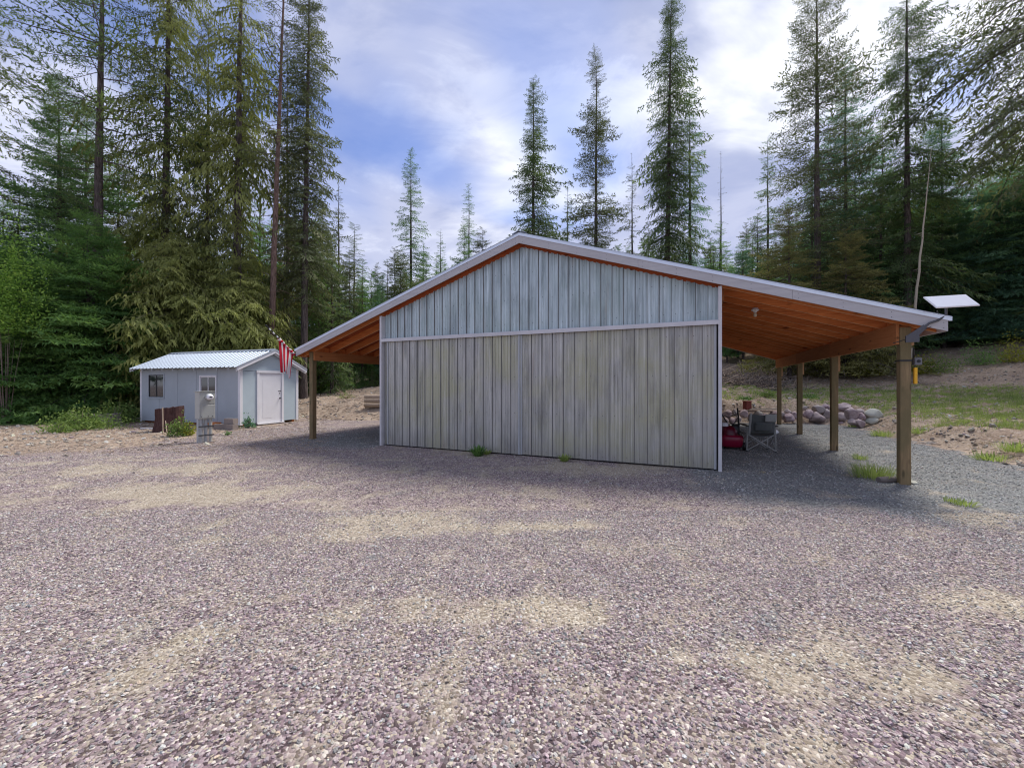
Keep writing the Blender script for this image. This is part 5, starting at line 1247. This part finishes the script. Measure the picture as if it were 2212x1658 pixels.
# ------------------------------------------------------------------ grass field, debris, chips: uncountable
def blades(name, n, region, L, w, mat, label, cat, prob, seed):
    r = np.random.default_rng(seed); x, y = region(r, n); pr_ = prob(x, y); m = r.random(len(x)) < pr_; x, y = x[m], y[m]; n = len(x)
    z = H(x, y)-.01; a = r.random(n)*6.28; ln = r.normal(0, .35, (n, 2)); l = L*r.uniform(.4, 1.2, n)*(1+.4*np.clip(wob(x, y, 1.7, 4, 5), -1, 1))
    b = np.stack([x, y, z], 1); t = b+np.stack([ln[:, 0]*l, ln[:, 1]*l, l], 1); s = np.stack([np.cos(a), np.sin(a), np.zeros(n)], 1)*w*(1+y[:, None]*.05)
    V = np.stack([b-s, b+s, t], 1).reshape(-1, 3); F = np.arange(len(V)).reshape(-1, 3)
    o = link(name, np_mesh(name, V, F, [mat], None, np.repeat(r.normal(.5, .2, n)+.25*np.clip(wob(x, y, 3, 4, 8), -1, 1), 3)))
    return tag(o, label, cat, kind='stuff')
def reg_field(r, n):
    d = 6+26*r.random(n)**1.1; return (.42+.95*r.random(n))*d, d
blades('grass', 330000, reg_field, .13, .0045, 'grass_blade', 'patchy green grass on the raised ground right of the barn', 'grass', lambda x, y: np.clip(zones(x, y)[3]*1.2, 0, 1)*(toe_dist(x, y) > .4), 3)
blades('dry_grass', 60000, reg_field, .09, .004, 'dry_blade', 'dry straw coloured grass along the dirt bank', 'grass', lambda x, y: np.where(toe_dist(x, y) > .3, .45, 0)*(1-.8*zones(x, y)[3])*(.3+.7*(wob(x, y, 1.6, 4, 14) > 0)), 4)
def sticks(name, n, pos, L, r0, mats, label, cat, seed, lift=.0):
    r = np.random.default_rng(seed); x, y, z = pos(r, n); a = r.random(n)*6.28; e_ = r.normal(0, .18 if not lift else .5, n); l = L*r.uniform(.3, 1.2, n)
    P0 = np.stack([x, y, z], 1); P1 = P0+np.stack([np.cos(a)*np.cos(e_), np.sin(a)*np.cos(e_), np.abs(np.sin(e_))], 1)*l[:, None]
    V, F = tri_tube(P0, P1, np.full(n, r0)*r.uniform(.5, 1.4, n), np.full(n, r0*.5), 4)
    o = link(name, np_mesh(name, V, F, mats, np.repeat(r.integers(0, len(mats), n), 8), None)); return tag(o, label, cat, kind='stuff')
def pos_left(r, n):
    d = 9.5+9*r.random(n); x = (-1.25+.8*r.random(n))*d; return x, d, H(x, d)+.005
sticks('wood_chips', 5000, pos_left, .10, .006, ['stick_grey', 'stick_pale'], 'wood chips and twigs littering the dirt before the shed', 'debris', 1)
def pos_mid(r, n):
    x = r.uniform(-9.5, -3.5, n); y = r.uniform(18, 31, n); return x, y, H(x, y)+.01
sticks('twig_litter', 1600, pos_mid, .35, .010, ['stick_grey', 'stick_pale'], 'twigs and bark scattered over the dirt beyond the left lean-to', 'debris', 2)
def pos_pile(r, n):
    t = r.random(n); x = 10.5+6.0*t+r.normal(0, .5, n); y = 25.5+r.normal(0, .9, n); return x, y, H(x, y)+np.abs(r.normal(0, .32, n))
sticks('brush_pile', 1500, pos_pile, .9, .018, ['stick_grey', 'stick_pale', 'grey_bark'], 'heap of cut branches on the slope behind the barn', 'brush pile', 3, 1)
def pos_bank(r, n):
    d = 7+22*r.random(n)**1.2; x = (.45+.95*r.random(n))*d; m = toe_dist(x, d) > .05; x, d = x[m], d[m]; return x, d, H(x, d)+.005
def sticks2():
    r = np.random.default_rng(9); x, y, z = pos_bank(r, 5200); n = len(x); return n
_r = np.random.default_rng(9); _x, _y, _z = pos_bank(_r, 5200)
sticks('bank_litter', len(_x), lambda r, n: (_x, _y, _z), .22, .008, ['stick_grey', 'stick_pale'], 'twigs and clods strewn over the bare dirt right of the barn', 'debris', 5)
